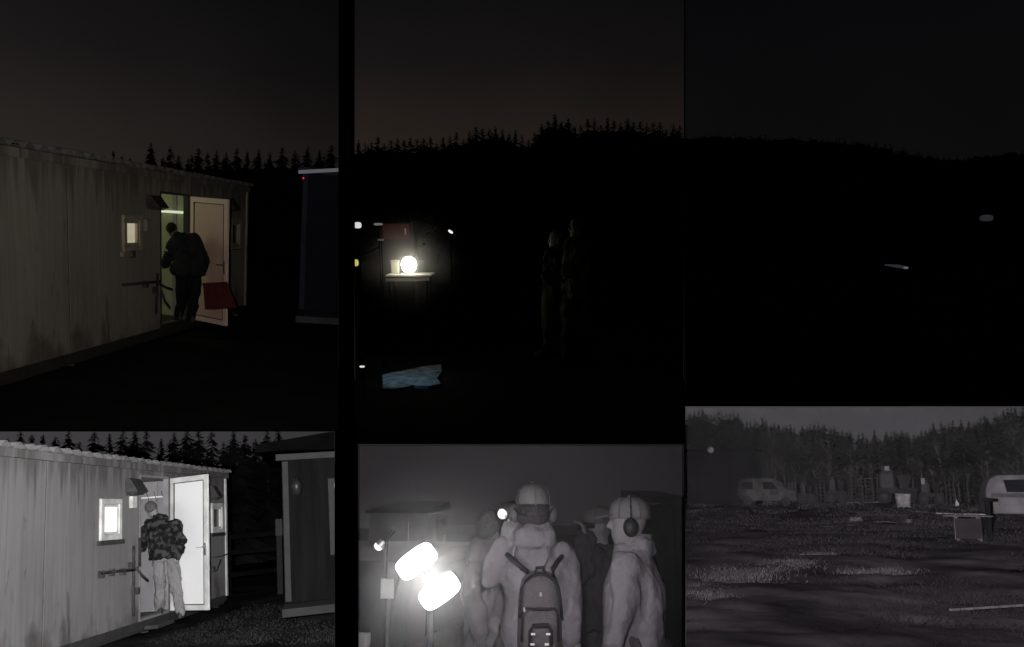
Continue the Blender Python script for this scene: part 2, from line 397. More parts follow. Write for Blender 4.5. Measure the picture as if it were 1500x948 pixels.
def cabin(F, c):
    bay = F.bay; ir = c['ir']; H = 2.3; D = 2.5; S0 = -13
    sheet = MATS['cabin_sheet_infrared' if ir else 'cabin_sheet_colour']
    white = mat('white_plastic', (.44,.435,.435), .45, .08, 6) if ir else mat('cream_plastic', (.42,.38,.30), .45, .06, 6)
    darkm = mat('dark_sheet_metal', (.04,.04,.04), .6, .2, 8)
    lining = mat('grey_lining', (.20,.195,.2), .7, .1, 3) if ir else mat('green_lining', (.30,.32,.20), .7, .1, 3)
    t = thing(bay, 'site_cabin', c['label'], 'cabin', F.pt(-4, -.2))
    def box_of(k, n=0):
        (u0, v0), (u1, v1) = c[k]; s0, ha = F.sh(u0, v0, n); s1, hb = F.sh(u1, v1, n); return s0, s1, min(ha, hb), max(ha, hb)
    door = box_of('door'); door = (door[0], door[1], .06, door[3]); w1 = box_of('win1'); w2 = box_of('win2')
    hol = [door, w1, w2]
    seams = [S0]+[F.sh(u, 400 if not ir else 800)[0] for u in c['seams']]+[0]
    for i, (a, b) in enumerate(zip(seams, seams[1:])):
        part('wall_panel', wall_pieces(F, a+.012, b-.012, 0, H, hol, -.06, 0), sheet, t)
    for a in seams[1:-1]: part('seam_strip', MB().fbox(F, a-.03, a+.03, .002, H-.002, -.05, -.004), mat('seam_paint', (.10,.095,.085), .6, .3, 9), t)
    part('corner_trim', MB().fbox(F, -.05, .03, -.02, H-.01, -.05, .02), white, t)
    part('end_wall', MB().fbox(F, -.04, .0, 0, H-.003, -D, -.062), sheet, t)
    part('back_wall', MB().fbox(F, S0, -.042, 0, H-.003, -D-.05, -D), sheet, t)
    part('floor', MB().fbox(F, S0, -.01, -.12, -.003, -D, .0), darkm, t)
    part('skid_beam', MB().fbox(F, S0, -.02, -.17, -.122, -.2, -.05), darkm, t)
    for a in (-.3, -3.2, -6.2, -8.9, -11):
        p = F.pt(a, -.2, -.12); part('support_leg', MB().box((p.x, p.y, (bay.gz+p.z)/2-.02), (.10, .10, p.z-bay.gz+.06), .4), white if not ir else darkm, t)
    # roof: corrugated sheets lapping over the eaves board
    part('eaves_board', MB().fbox(F, S0, .06, H, H+.10, -.05, .05), sheet, t)
    pitch = .25; nsh = 14; L = (0.14-S0)/nsh
    for k in range(nsh):
        a0 = S0+k*L; n = int(L/pitch*8); rings = []
        for off, nn in ((0, .075), (.10, -D-.1)):
            for dz in ((0, .012) if nn > 0 else (.012, 0)):
                rings.append([F.pt(a0+(L+.03)*i/n, H+.135+off+.034*math.sin((a0+L*i/n)*2*math.pi/pitch)+dz+(.004 if k % 2 else 0), nn) for i in range(n+1)])
        part('roof_sheet', MB().rings([rings[0], rings[1], rings[2], rings[3], rings[0]], False, False), mat('roof_sheet_metal', (.20,.195,.195), .6, .3, 5), t, smooth=True)
    # door opening: jambs, lining, hooks and tube inside
    part('door_frame', frame_bars(F, door[0]-.03, door[1]+.03, .0, door[3]+.03, .035, -.08, .008), mat('grey_jamb', (.22,.215,.215), .6, .15, 6) if ir else darkm, t)
    a0, a1 = door[0]-.9, door[1]+.45
    part('inner_wall', MB().fbox(F, a0, a1, .0, 2.2, -2.1, -2.04), lining, t)
    part('partition', MB().fbox(F, a1, a1+.04, .0, 2.2, -2.04, -.08), lining, t)
    part('partition', MB().fbox(F, a0-.04, a0, .0, 2.2, -2.04, -.08), lining, t)
    part('ceiling', MB().fbox(F, a0, a1, 2.2, 2.24, -2.1, -.08), lining, t)
    part('inner_door', MB().fbox(F, a0+.55, a0+1.25, .02, 2.0, -2.03, -1.99), lining, t, bevel=.005)
    part('partition_trim', MB().fbox(F, a1-.02, a1-.001, .0, 2.19, -.45, -.38), mat('grey_jamb', (.22,.215,.215), .6, .15, 6), t)
    rq = bay.plane(*c['rail'], F.pt(a1-.03, 0), F.d)-F.B; rn, rz = rq.dot(F.n), rq.z       # on the partition seen through the doorway
    if ir:
        hk = part('coat_rail', MB().fbox(F, a1-.03, a1-.002, rz-.012, rz+.012, rn-.30, rn+.30), white, t)
        for i in range(5):
            x = rn-.26+.13*i; q = MB(); q.tube([F.pt(a1-.03, rz-.08, x), F.pt(a1-.05, rz, x), F.pt(a1-.10, rz+.05, x), F.pt(a1-.12, rz+.09, x)], .006, 6); part('hook', q, darkm, hk)
    else:
        part('light_tube', MB().tube([F.pt(a1-.06, rz, rn-.42), F.pt(a1-.06, rz+.02, rn+.42)], .022, 8), emit('tube_glow', (.9,1,.72), .6), t)
    point(bay, 'cabin_lamp', F.pt((door[0]+door[1])/2-.15, 2.0, -1.1), c['lamp'], c['lcol'], .15)
    # windows
    for k, w in (('win1', w1), ('win2', w2)):
        fr = part('window', frame_bars(F, w[0]-.05, w[1]+.05, w[2]-.05, w[3]+.05, .075, -.05, .035), c.get('wmat', white), t, bevel=.006)
        part('sash', frame_bars(F, w[0]+.03, w[1]-.03, w[2]+.03, w[3]-.03, .035, -.045, .018), c.get('wmat', white), fr)
        part('pane', MB().fbox(F, w[0]+.05, w[1]-.05, w[2]+.05, w[3]-.05, -.03, -.02), c[k+'_mat'], fr)
        part('sill', MB().fbox(F, w[0]-.1, w[1]+.1, w[2]-.12, w[2]-.055, .0, .05), darkm if ir else sheet, fr)
    # vent hoods: sloping sheet boxes
    for k in ('vent1', 'vent2'):
        a, b, h0, h1 = box_of(k)
        vs = [F.pt(a, h0, .002), F.pt(b, h0, .002), F.pt(b, h0, .2), F.pt(a, h0, .2), F.pt(a, h1, .002), F.pt(b, h1, .002), F.pt(b, h1, .07), F.pt(a, h1, .07)]
        vh = part('vent_hood', MB().hexa(vs), mat('hood_metal', (.05,.05,.05), .5, .3, 8), t, bevel=.008)
        q = MB()
        for i in range(3): q.fbox(F, a+.02, b-.02, h0-.012*(i+1)-.004*i, h0-.012*i-.004*i, .01, .19-.03*i)
        part('louvre', q, darkm, vh)
    # door leaf swung outwards, hinge on the right jamb
    h0, h1 = .03, door[3]; hp = F.pt(door[1]+.01, 0, .03); W = c['leafw']; best = None
    for i in range(0, 170):
        th = R(i); dr = F.d*math.cos(th)+F.n*math.sin(th); e = abs(bay.pix(hp+dr*W+Vector((0,0,1)))[0]-c['leafu'])
        if best is None or e < best[0]: best = (e, i, dr)
    print('door leaf', best[:2], 'width', W, 'door', [round(x, 2) for x in door])
    G = Facade.__new__(Facade); G.bay = bay; G.B = hp.copy(); G.d = best[2]; G.n = Vector((G.d.y, -G.d.x, 0))
    if G.n.y > 0: G.n = -G.n
    lf = part('door', frame_bars(G, 0, W, h0, h1, .09, -.04, .0), c['door_frame'], t, bevel=.005)
    part('panel', MB().fbox(G, .09, W-.09, h0+.09, h1-.09, -.03, -.012), c['door_mat'], lf)
    part('gasket', frame_bars(G, .085, W-.085, h0+.085, h1-.085, .014, -.02, .003), darkm, lf)
    mb = MB(); hz = h0+.98; x = W-.05
    mb.fbox(G, x-.02, x+.02, hz-.12, hz+.08, .0, .012); mb.tube([G.pt(x, hz+.02, .01), G.pt(x, hz+.02, .06), G.pt(x-.13, hz+.02, .065)], .011, 8)
    part('handle', mb, mat('steel', (.6,.6,.6), .3, .05, metal=.8), lf)
    # pipes, cable and brackets on the wall
    rust = mat('rusty_pipe', (.045,.042,.042), .8, .4, 12) 
    pth = lambda pts, n: [F.pt(*F.sh(u, v), n) for u, v in pts]
    for pts, r in c['pipes']: part('pipe', MB().tube(pth(pts, .05), r, 7), rust, t, smooth=True)
    for u, v in c['brackets']:
        a, h = F.sh(u, v); part('bracket', MB().fbox(F, a-.03, a+.03, h-.05, h+.05, .001, .07), rust, t)
    for pts in c['hoses']: part('hose', MB().tube(pth(pts, .09), .018, 7), darkm, t, smooth=True)
    a, h = F.sh(*c['socket']); part('junction_box', MB().fbox(F, a-.07, a+.07, h-.09, h+.09, .001, .06), white if ir else sheet, t, bevel=.01)
    if ir: part('step', MB().fbox(F, door[0]+.02, door[0]+.62, -.13, -.07, .06, .26), mat('step_board', (.04,.04,.04), .8, .4, 4, .4), t, bevel=.01)
    return t, door
F4 = Facade(B4, 332, 871, 701, 2.3, 745, 742)
F1 = Facade(B1, 359, 446, 281, 2.3, 745, 338)
print('F4', F4.B, 'gz', B4.gz, 'F1', F1.B, B1.gz)
leaf4 = mat('glossy_white_panel', (.93,.93,.93), .4, .04, 1.2, stretch=(.5,.5,.7), spec=.5)
cabin(F4, dict(ir=True, label='grey rust-streaked site cabin with its white door open, in the lower left view',
    door=((206,698),(246,894)), win1=((148.5,736),(173,785)), win2=((310,741),(324,776)), seams=(65.5, 248.3), rail=(218,729), lamp=8, lcol=(1,1,1),
    win1_mat=emit('lit_pane_infrared', (1,1,1), 1.3, .35, 2.5), win2_mat=mat('dull_pane', (.10,.10,.10), .2, .3, 5, spec=.6),
    vent1=((183,701),(199,722)), vent2=((305.5,712),(312,729)), leafu=304.6, leafw=.88, door_frame=mat('white_plastic', (.62,.62,.6)), door_mat=leaf4,
    pipes=[([(141.5,846),(142,840.5),(160,838),(191,835.5),(192,822)], .022), ([(191,800),(191,903)], .02), ([(200,788),(200,829),(193,835)], .02), ([(306,817),(322,815),(330,812)], .012), ([(307,838),(314,836),(320,820)], .014)],
    brackets=[(145,842),(160,839),(176,838),(188,829),(197,866),(309,834)], hoses=[[(191,833),(199,843),(208,851)]], socket=(192,736)))
cabin(F1, dict(ir=False, label='dim cream site cabin with a lit doorway and small lit window, upper left view',
    door=((235.5,283),(275,449)), win1=((181,320),(203,362)), win2=((338.5,324),(349.5,361)), seams=(101, 277), rail=(247.5,311), lamp=7, lcol=(.95,1,.66),
    win1_mat=emit('lit_pane_colour', (.62,.56,.40), .8, .45, 3.2, (0,0,1)), win2_mat=mat('dark_pane', (.03,.03,.03), .2, .3, 5, spec=.6), wmat=mat('cream_plastic', (.42,.38,.30)),
    vent1=((213.5,285),(229,303)), vent2=((330,290),(338,306)), leafu=332, leafw=.95, door_frame=mat('pinkish_white_plastic', (.78,.62,.54), .45, .05), door_mat=mat('pinkish_panel', (.66,.47,.40), .5, .08, 1.5),
    pipes=[([(175,417),(209,414),(230,412)], .022), ([(226,400),(224,460)], .02)], brackets=[(190,347+25),(210,416),(224,425)],
    hoses=[[(222,412),(232,419),(243,423)], [(228,425),(233,440),(240,450)]], socket=(213,330)))

# hut with a deep roof beside the cabin, seen in both left-hand views
def hut(bay, c):
    y = c['y']; P = lambda u, v, dy=0: bay.at(u, v, y+dy)
    t = thing(bay, 'dark_hut', c['label'], 'hut', bay.gx(c['u0'], y))
    x0 = P(c['u0'], c['vb']).x; x1 = P(c['u1'], c['vb']).x; zb = P(c['u0'], c['vb']).z; zt = P(c['u0'], c['vt']).z
    wood = c['mat']; n = max(4, int((x1-x0)/.16)); wd = (x1-x0)/n
    for i in range(n):                                                          # vertical wall boards
        part('wall_board', MB().box((x0+wd*(i+.5), y+.02+.008*(i % 2), (zb+zt)/2), (wd-.008, .03, zt-zb)), wood, t)
    part('wall_core', MB().box(((x0+x1)/2, y+.09, (zb+zt)/2), (x1-x0-.01, .08, zt-zb-.01)), wood, t)
    part('side_wall', MB().box((x0-.02, y+1.6, (zb+zt)/2), (.04, 3.1, zt-zb-.02)), wood, t)
    part('corner_trim', MB().box((x0+.02, y-.025, (zb+zt)/2), (.09, .05, zt-zb-.05)), c['trim'], t, bevel=.004)
    part('lintel_board', MB().box(((x0+x1)/2-.06, y-.06, zt+.04), (x1-x0+.12, .1, .10)), c['trim'], t, bevel=.004)
    if c.get('roof'):
        ul, ur = c['roof']
        zl = P(c['u0']-42, ul).z; zr = P(c['u1'], ur).z; xl = P(c['u0']-42, ul).x
        rf = MB().hexa([(xl, y-.5, zl-.1), (x1, y-.5, zt+.08), (x1, y+3.4, zt+.08), (xl, y+3.4, zl-.1), (xl, y-.5, zl), (x1, y-.5, zr), (x1, y+3.4, zr), (xl, y+3.4, zl)])
        part('roof', rf, mat('tar_paper', (.003,.003,.003), .98, .2, spec=.0), t)
        part('fascia', MB().hexa([(xl+.02, y-.54, zl-.13), (x1, y-.54, zl-.13+(zr-zl)*.3), (x1, y-.502, zl-.13+(zr-zl)*.3), (xl+.02, y-.502, zl-.13), (xl+.02, y-.54, zl-.03), (x1, y-.54, zr-.03), (x1, y-.502, zr-.03), (xl+.02, y-.502, zl-.03)]), mat('tar_paper', (.006,.006,.006)), t)
    if c.get('win'):
        u, v0, v1 = c['win']; xa = P(u, v0).x; za = P(u, v0).z; zb2 = P(u, v1).z; xb = x1+.3
        fr = MB(); fr.box((xa+.05, y-.03, (za+zb2)/2), (.1, .06, za-zb2)); fr.box(((xa+xb)/2+.05, y-.028, za-.04), (xb-xa-.1, .055, .08)); fr.box(((xa+xb)/2+.05, y-.028, zb2+.05), (xb-xa-.1, .055, .1))
        f = part('window', fr, c['trim'], t, bevel=.004)
        part('pane', MB().box(((xa+xb)/2+.05, y-.012, (za+zb2)/2), (xb-xa-.1, .01, za-zb2-.15)), mat('dark_pane', (.03,.03,.03)), f)
    if c.get('slab'):
        part('doorstep_slab', MB().box(((x0+x1)/2, y-.42, zb-.06), (x1-x0+.1, .8, .12)), c['slabm'], t, bevel=.01)
    if c.get('lamp'):
        u, v = c['lamp']; p = P(u, v, -.12)
        lm = MB(); lm.tube([P(u-4, v-10, -.02), P(u-4, v-10, -.14), p], .02, 6); lm.loft([(p+Vector((0,0,.12)), (.04,0,0), (0,.04,0)), (p+Vector((0,0,.02)), (.09,0,0), (0,.09,0)), (p-Vector((0,0,.14)), (.06,0,0), (0,.06,0))])
        part('wall_lamp', lm, mat('hut_lamp_glass', (.02,.02,.02), .4), t, smooth=True)
    if c.get('strip'):
        (ua, va), (ub, vb2) = c['strip']; part('light_strip', MB().tube([P(ua, va, -.3), P(ub, vb2, -.3)], .035, 6), c['strip_mat'], t)
    if bay is B4: part('plinth', MB().box(((x0+x1)/2, y+.6, (zb+bay.gz)/2-.07), (x1-x0-.3, 1.1, zb-bay.gz-.1)), black, t)
    bay_, L = ROOT[t.name]; az = math.atan2(L.x, L.y)+R(2)
    t.matrix_world = bay.M4 @ Matrix.Translation(L) @ Matrix.Rotation(-az, 4, 'Z'); return t
hut(B4, dict(y=12.6, u0=421, u1=520, vt=674, vb=884, mat=mat('dark_board_infrared', (.0085,.008,.0085), .95, .25, 6, .3, stretch=(1,1,.1), spec=.03), trim=mat('grey_board_infrared', (.021,.021,.021), .7, .2, 6),
    roof=(655,634), win=(479,702,813), slab=[(415,905),(430,886),(505,896),(505,922)], slabm=mat('concrete_slab', (.026,.025,.026), .9, .25, 3, .4), lamp=(436,712),
    label='dark timber hut with black overhanging roof and grey trim, right of the grey cabin'))
hut(B1, dict(y=14.5, u0=440, u1=530, vt=252, vb=455, mat=mat('navy_board', (.004,.005,.016), .8, .2, 6), trim=mat('navy_trim', (.03,.032,.06), .8),
    slab=[(436,462),(446,452),(508,458),(508,478)], slabm=mat('blue_grey_slab', (.07,.07,.09), .9, .25, 3), strip=((442,252.5),(520,249)), strip_mat=emit('faint_strip', (.30,.31,.36), .25),
    label='navy hut with a thin pale light strip under its eaves, right of the cream cabin'))
p = B1.at(444.5, 261, 14.1)
solo(B1, 'indicator_light', MB().ball(p, .013), emit('red_led', (1,.02,.03), 1.6), 'tiny red indicator light on the navy hut just below the pale light strip', 'indicator light', p)

# ---------------------------------------------------------------- people
def remesh(mb, vox, smooth=4, nz=0.0, nscale=9, seed=0, m=None, name='body', off=.5):
    """weld overlapping lofts into ONE continuous surface"""
    d = bpy.data.meshes.new('tmp'); d.from_pydata([tuple(p) for p in mb.v], [], mb.f)
    o = bpy.data.objects.new('tmp', d); COL.objects.link(o)
    bm = bmesh.new(); bm.from_mesh(d)
    # split into shells so every one has outward normals, then weld by voxels
    bmesh.ops.recalc_face_normals(bm, faces=bm.faces); bm.to_mesh(d); bm.free()
    r = o.modifiers.new('r', 'REMESH'); r.mode = 'VOXEL'; r.voxel_size = vox
    if smooth:
        k = o.modifiers.new('k', 'SMOOTH'); k.factor = .5; k.iterations = smooth
    dg = bpy.context.evaluated_depsgraph_get(); dg.update()
    e = bpy.data.meshes.new_from_object(o.evaluated_get(dg)); bpy.data.objects.remove(o); bpy.data.meshes.remove(d)
    if nz:
        nr = [v.normal.copy() for v in e.vertices]
        for v, n in zip(e.vertices, nr):
            p = v.co; q = Vector((p.x, p.y, p.z*.6))*nscale+Vector((seed, 0, 0))
            v.co = p+n*nz*(abs(noise.noise(q))*-2+off+.6*noise.noise(q*2.3)-.5*abs(noise.noise(q*3.1+Vector((9,2,0)))))
    e.name = name; e.materials.clear(); e.materials.append(m); e.shade_smooth(); return e
def limb(mb, pts, rs, n=12, flat=1.0):
    pts = [Vector(p) for p in pts]; P2, R2 = [], []
    for i in range(len(pts)-1):
        for k in range(4):
            t = k/4; P2.append(pts[i].lerp(pts[i+1], t)); R2.append(rs[i]*(1-t)+rs[i+1]*t)
    P2.append(pts[-1]); R2.append(rs[-1]); mb.tube(P2, R2, n); mb.ball(P2[0], R2[0]*.98, 10, 6); mb.ball(P2[-1], R2[-1]*.98, 10, 6)
def head_mb(mb, c, f, up=Vector((0,0,1)), k=1.0):
    f = (f-up*f.dot(up)).normalized(); r = f.cross(up)
    prof = [(-.118,.026,.072,-.02),(-.105,.038,.082,.005),(-.08,.052,.087,.045),(-.045,.063,.089,.072),(-.01,.070,.088,.088),(.03,.074,.091,.096),(.065,.073,.088,.095),(.09,.062,.073,.082),(.108,.042,.048,.056),(.118,.015,.015,.02)]
    secs = [(c+(up*z+f*((fr-bk)/2))*k, r*w*k, f*((fr+bk)/2)*k) for z, w, fr, bk in prof]
    mb.loft(secs, 18)
    g = lambda x, y, z: c+(r*x+f*y+up*z)*k
    mb.loft([(g(0,.084,.022), r*.008, f*.010), (g(0,.098,-.008), r*.013, f*.016), (g(0,.104,-.026), r*.018, f*.016), (g(0,.088,-.036), r*.014, f*.010)], 8)   # nose
    mb.loft([(g(-.05,.072,.028), up*.010, f*.014), (g(0,.086,.032), up*.010, f*.010), (g(.05,.072,.028), up*.010, f*.014)], 8)       # brow
    for z in (-.056, -.068): mb.loft([(g(-.024,.078,z), up*.004, f*.006), (g(0,.088,z), up*.007, f*.008), (g(.024,.078,z), up*.004, f*.006)], 8)  # lips
    for s in (-1, 1): mb.loft([(g(s*.070,-.002,-.035), f*.010, r*.007), (g(s*.078,-.006,.0), f*.018, r*.009), (g(s*.076,-.008,.028), f*.012, r*.008)], 8)   # ears
    return g
def hand(mb, wr, d, pn, k=1.0, curl=.5, side=1):
    """wrist point, direction, palm normal (towards which fingers curl)"""
    d = d.normalized(); pn = (pn-d*pn.dot(d)).normalized(); s = d.cross(pn)*side
    g = lambda x, y, z: wr+(s*x+d*y+pn*z)*k
    mb.loft([(g(0,-.01,0), s*.026*k, pn*.019*k), (g(.002,.04,0), s*.040*k, pn*.015*k), (g(0,.088,.002), s*.042*k, pn*.012*k)], 12)
    for i, (x, L) in enumerate(((.031,.070),(.011,.080),(-.010,.074),(-.030,.058))):
        a = curl*1.1; p0 = g(x, .084, 0); y, z = .084, 0; pts = [p0]
        for q in range(3):
            y += L*(.45,.32,.23)[q]*math.cos(a); z += L*(.45,.32,.23)[q]*math.sin(a); a += curl*.75; pts.append(g(x*1.04, y, z))
        mb.tube(pts, [.0092*k,.0088*k,.008*k,.0062*k], 7); mb.ball(pts[-1], .0062*k, 6, 5)
    pts = [g(.030,.018,.004), g(.052,.045,.016), g(.055,.072,.030)]; mb.tube(pts, [.013*k,.0105*k,.008*k], 7); mb.ball(pts[-1], .008*k, 6, 5)
def person(bay, y, J, c, name='person'):
    """J: joints as (u, v, depth offset); c: outfit"""
    P = {k: bay.at(q[0], q[1], y+(q[2] if len(q) > 2 else 0)) for k, q in J.items()}
    loc = Vector((P['pelvis'].x, P['pelvis'].y, bay.gz)); t = thing(bay, name, c['label'], 'person', loc, c.get('group'))
    f = Vector(c['face']).normalized(); bf = Vector(c.get('body', c['face'])); bf = Vector((bf.x, bf.y, 0)).normalized(); k = c.get('k', 1)
    up = Vector(c.get('up', (0,0,1))).normalized()
    sh = (P['shL']-P['shR']); hp = (P['hipL']-P['hipR'])
    shr = Vector((bf.y, -bf.x, 0)); 
    chest = (P['shL']+P['shR'])/2-Vector((0,0,.07)); pel = P['pelvis']; mid = chest.lerp(pel, .55)+Vector(c.get('bend', (0,0,0)))
    g_ = min(1, c.get('bulk', 1))*.82; mb = MB(); mb.loft([(pel-Vector((0,0,.09)), shr*.13*g_, bf*.09*g_), (pel, shr*.165*g_, bf*.115*g_), (mid, shr*.145*g_, bf*.10*g_), (chest, shr*.17*g_, bf*.115*g_), (chest+Vector((0,0,.07)), shr*.12*g_, bf*.07*g_)], 16)
    limb(mb, [P['neck']-Vector((0,0,.05)), P['head']], [.062, .055])
    head_mb(mb, P['head'], f, up, k)
    for s in 'LR':
        limb(mb, [P['sh'+s], P['el'+s], P['wr'+s]], [.045*g_,.036*g_,.025]); limb(mb, [P['hip'+s], P['kn'+s], P['an'+s]], [.075,.045,.032])
        fd = Vector(c.get('toe'+s, tuple(bf))); fd = Vector((fd.x, fd.y, 0)).normalized(); a = P['an'+s]
        limb(mb, [a-Vector((0,0,.03))-fd*.03, a+fd*.15-Vector((0,0,.055))], [.036,.03])
        hd = Vector(c.get('hand'+s, tuple((P['wr'+s]-P['el'+s]).normalized()))); pn = Vector(c.get('palm'+s, tuple(bf)))
        hand(mb, P['wr'+s], hd, pn, 1, c.get('curl', .6), 1 if s == 'R' else -1)
    part('body', None, None, t, data=shift(remesh(mb, .009, 2, m=c['skin']), loc))
    # jacket
    j = MB(); bu = c.get('bulk', 1.0); hem = pel-Vector((0,0,c.get('hem', .12)))
    j.loft([(hem, shr*.20*bu, bf*.15*bu), (pel+Vector((0,0,.02)), shr*.21*bu, bf*.165*bu), (mid, shr*.205*bu, bf*.165*bu), (chest-Vector((0,0,.02)), shr*.215*bu, bf*.16*bu), (chest+Vector((0,0,.07)), shr*.17*bu, bf*.115*bu), (P['neck']+Vector((0,0,.0)), shr*.085, bf*.085)], 20, 2.3)
    hw = c.get('hood', 0)*1.0
    if hw: j.loft([(P['neck']-bf*.05-Vector((0,0,.05)), shr*.13*hw, bf*.09*hw), (P['neck']-bf*.055+Vector((0,0,.02)), shr*.125*hw, bf*.085*hw), (P['neck']-bf*.04+Vector((0,0,.06*hw)), shr*.09*hw, bf*.06*hw)], 16)
    for s in 'LR':
        limb(j, [P['sh'+s], P['el'+s], P['wr'+s]], [.088*bu,.070*bu,.052*bu])
        j.tube([P['wr'+s].lerp(P['el'+s], .14), P['wr'+s]+(P['wr'+s]-P['el'+s]).normalized()*.015], [.057*bu, .054*bu], 12)
    part('jacket', None, None, t, data=shift(remesh(j, .012, 3, .030*c.get('wr', 1), 8, c.get('seed', 1), c['jacket'], 'jacket', .85), loc))
    q = MB(); q.loft([(pel+Vector((0,0,.06)), shr*.165, bf*.125), (pel-Vector((0,0,.1)), shr*.175, bf*.125)], 16)
    for s in 'LR': limb(q, [P['hip'+s], P['kn'+s], P['an'+s]+Vector((0,0,.0))], [.105,.082,.068])
    part('trousers', None, None, t, data=shift(remesh(q, .013, 3, .028, 7, c.get('seed', 1)+5, c['trousers'], 'trousers', .8), loc))
    for s in 'LR':
        fd = Vector(c.get('toe'+s, tuple(bf))); fd = Vector((fd.x, fd.y, 0)).normalized(); sd = Vector((fd.y, -fd.x, 0)); a = P['an'+s]; b = MB()
        b.loft([(a+Vector((0,0,.06)), sd*.052, fd*.06), (a-Vector((0,0,.02)), sd*.05, fd*.07), (a+fd*.04-Vector((0,0,.07)), sd*.052, fd*.13), (a+fd*.05-Vector((0,0,.10)), sd*.054, fd*.145)], 14)
        part('boot', b, c.get('boots', mat('black_leather', (.03,.03,.03), .6)), t, smooth=True)
    return t, P, f, up, shr, bf
def shift(d, loc):
    for v in d.vertices: v.co -= loc
    return d
skin_ir = mat('skin_infrared', (.27,.26,.27), .55, .08, 8, .1, 60)
def cap_on(t, c, f, up, m, k=1.0, brim=True, fit=1.0):
    f = (f-up*f.dot(up)).normalized(); r = f.cross(up); mb = MB(); q = lambda x, y, z: c+(r*x+f*y+up*z)*k
    mb.loft([(q(0,-.003,.025), r*.084*fit, f*.104*fit), (q(0,-.004,.06), r*.085*fit, f*.105*fit), (q(0,-.004,.10), r*.075*fit, f*.093*fit), (q(0,-.004,.128), r*.046*fit, f*.058*fit), (q(0,-.004,.137), r*.012, f*.014)], 22)
    cp = part('cap', mb, m, t, smooth=True)
    if brim:
        b = MB(); b.loft([(q(0,.10,.040), r*.072, f*.012), (q(0,.135,.036), r*.066, f*.012), (q(0,.175,.026), r*.035, f*.008)], 14); b.loft([(q(0,.09,.045), r*.074, f*.02), (q(0,.17,.032), r*.05, f*.02)], 14)
        part('brim', b, m, cp, smooth=True)
    for i in range(6):
        a = math.pi*i/3+.52; b = MB(); b.tube([q(.086*fit*x*math.cos(a), -.004+.106*fit*x*math.sin(a), z) for x, z in ((1.0,.028),(1.01,.06),(.895,.10),(.73,.117),(.55,.129),(.15,.138))], .0022, 5); part('cap_seam', b, mat('seam_thread', (.11,.105,.11), .9), cp, smooth=True)
    b = MB(); b.ball(q(0,-.004,.138), .009*k, 8, 5); part('button', b, m, cp, smooth=True)
    return cp
def muffs_on(t, c, f, up, m, m2, k=1.0, neck=False):
    f = (f-up*f.dot(up)).normalized(); r = f.cross(up); q = lambda x, y, z: c+(r*x+f*y+up*z)*k; h = None
    band = MB(); band.tube([q(.094*math.cos(a), -.01, .02+.122*math.sin(a)) if not neck else q(.100*math.cos(a), -.01-.105*math.sin(a), -.02+.045*abs(math.cos(a))**4) for a in [math.pi*i/16 for i in range(17)]], .0045*k, 6)
    h = part('ear_defenders', band, m, t, smooth=True)
    for s in (-1, 1):
        cu = MB(); cu.loft([(q(s*.080,-.006,-.005), up*.048, f*.036), (q(s*.098,-.006,-.005), up*.050, f*.038), (q(s*.116,-.006,-.005), up*.040, f*.030), (q(s*.124,-.006,-.005), up*.02, f*.015)], 16)
        part('ear_cup', cu, m2, h, smooth=True)
    return h

# man leaning in at the cabin door, infrared view
camo = mat('camouflage_cloth', (.012,.012,.012), .9, .3, 13, .5, 12, spec=.05, col2=(.055,.053,.054), det=5)
MATS['camouflage_cloth'].node_tree.nodes['Color Ramp'].color_ramp.elements[0].position = .48
MATS['camouflage_cloth'].node_tree.nodes['Color Ramp'].color_ramp.elements[1].position = .60
yd = F4.pt(*F4.sh(245, 890), .55).y
print('man depth', yd, 'ground v', B4.pix(B4.gx(250, yd)))
T, P, f, up, shr, bf = person(B4, yd, dict(head=(221.5,746,.12), neck=(233,760,.04), shL=(220,770,.05), shR=(256,770,-.02), elL=(211,788,.2), wrL=(208,803,.42), elR=(266,796,-.03), wrR=(259,815,-.1),
    pelvis=(242,812,0), hipL=(234,818,0), hipR=(251,818,0), knL=(235,854,-.03), anL=(234,890,.10), knR=(257,856,-.06), anR=(265,896,-.12)),
    dict(label='man in a camouflage jacket and pale trousers leaning into the cabin doorway, lower left view', face=(-.45,.9,-.2), body=(-.25,1,0), up=(-.35,.15,.9), skin=mat('shaded_skin', (.2,.195,.2), .6), jacket=camo,
         trousers=mat('pale_trousers', (.20,.195,.198), .9, .15, 4, .4, 14, spec=.05), seed=3, toeR=(.3,1,0), toeL=(-.2,1,0), bulk=1.14, k=1.12, hem=.06, hood=True, handR=(-.2,-.1,-.9)))
h = MB(); h.ball(P['head']+up*.03-f*.012, (.095,.11,.105), 14, 10)
part('knitted_hat', h, mat('dark_knit', (.09,.088,.09), .95, .3, 40, .6, 60), T, smooth=True)
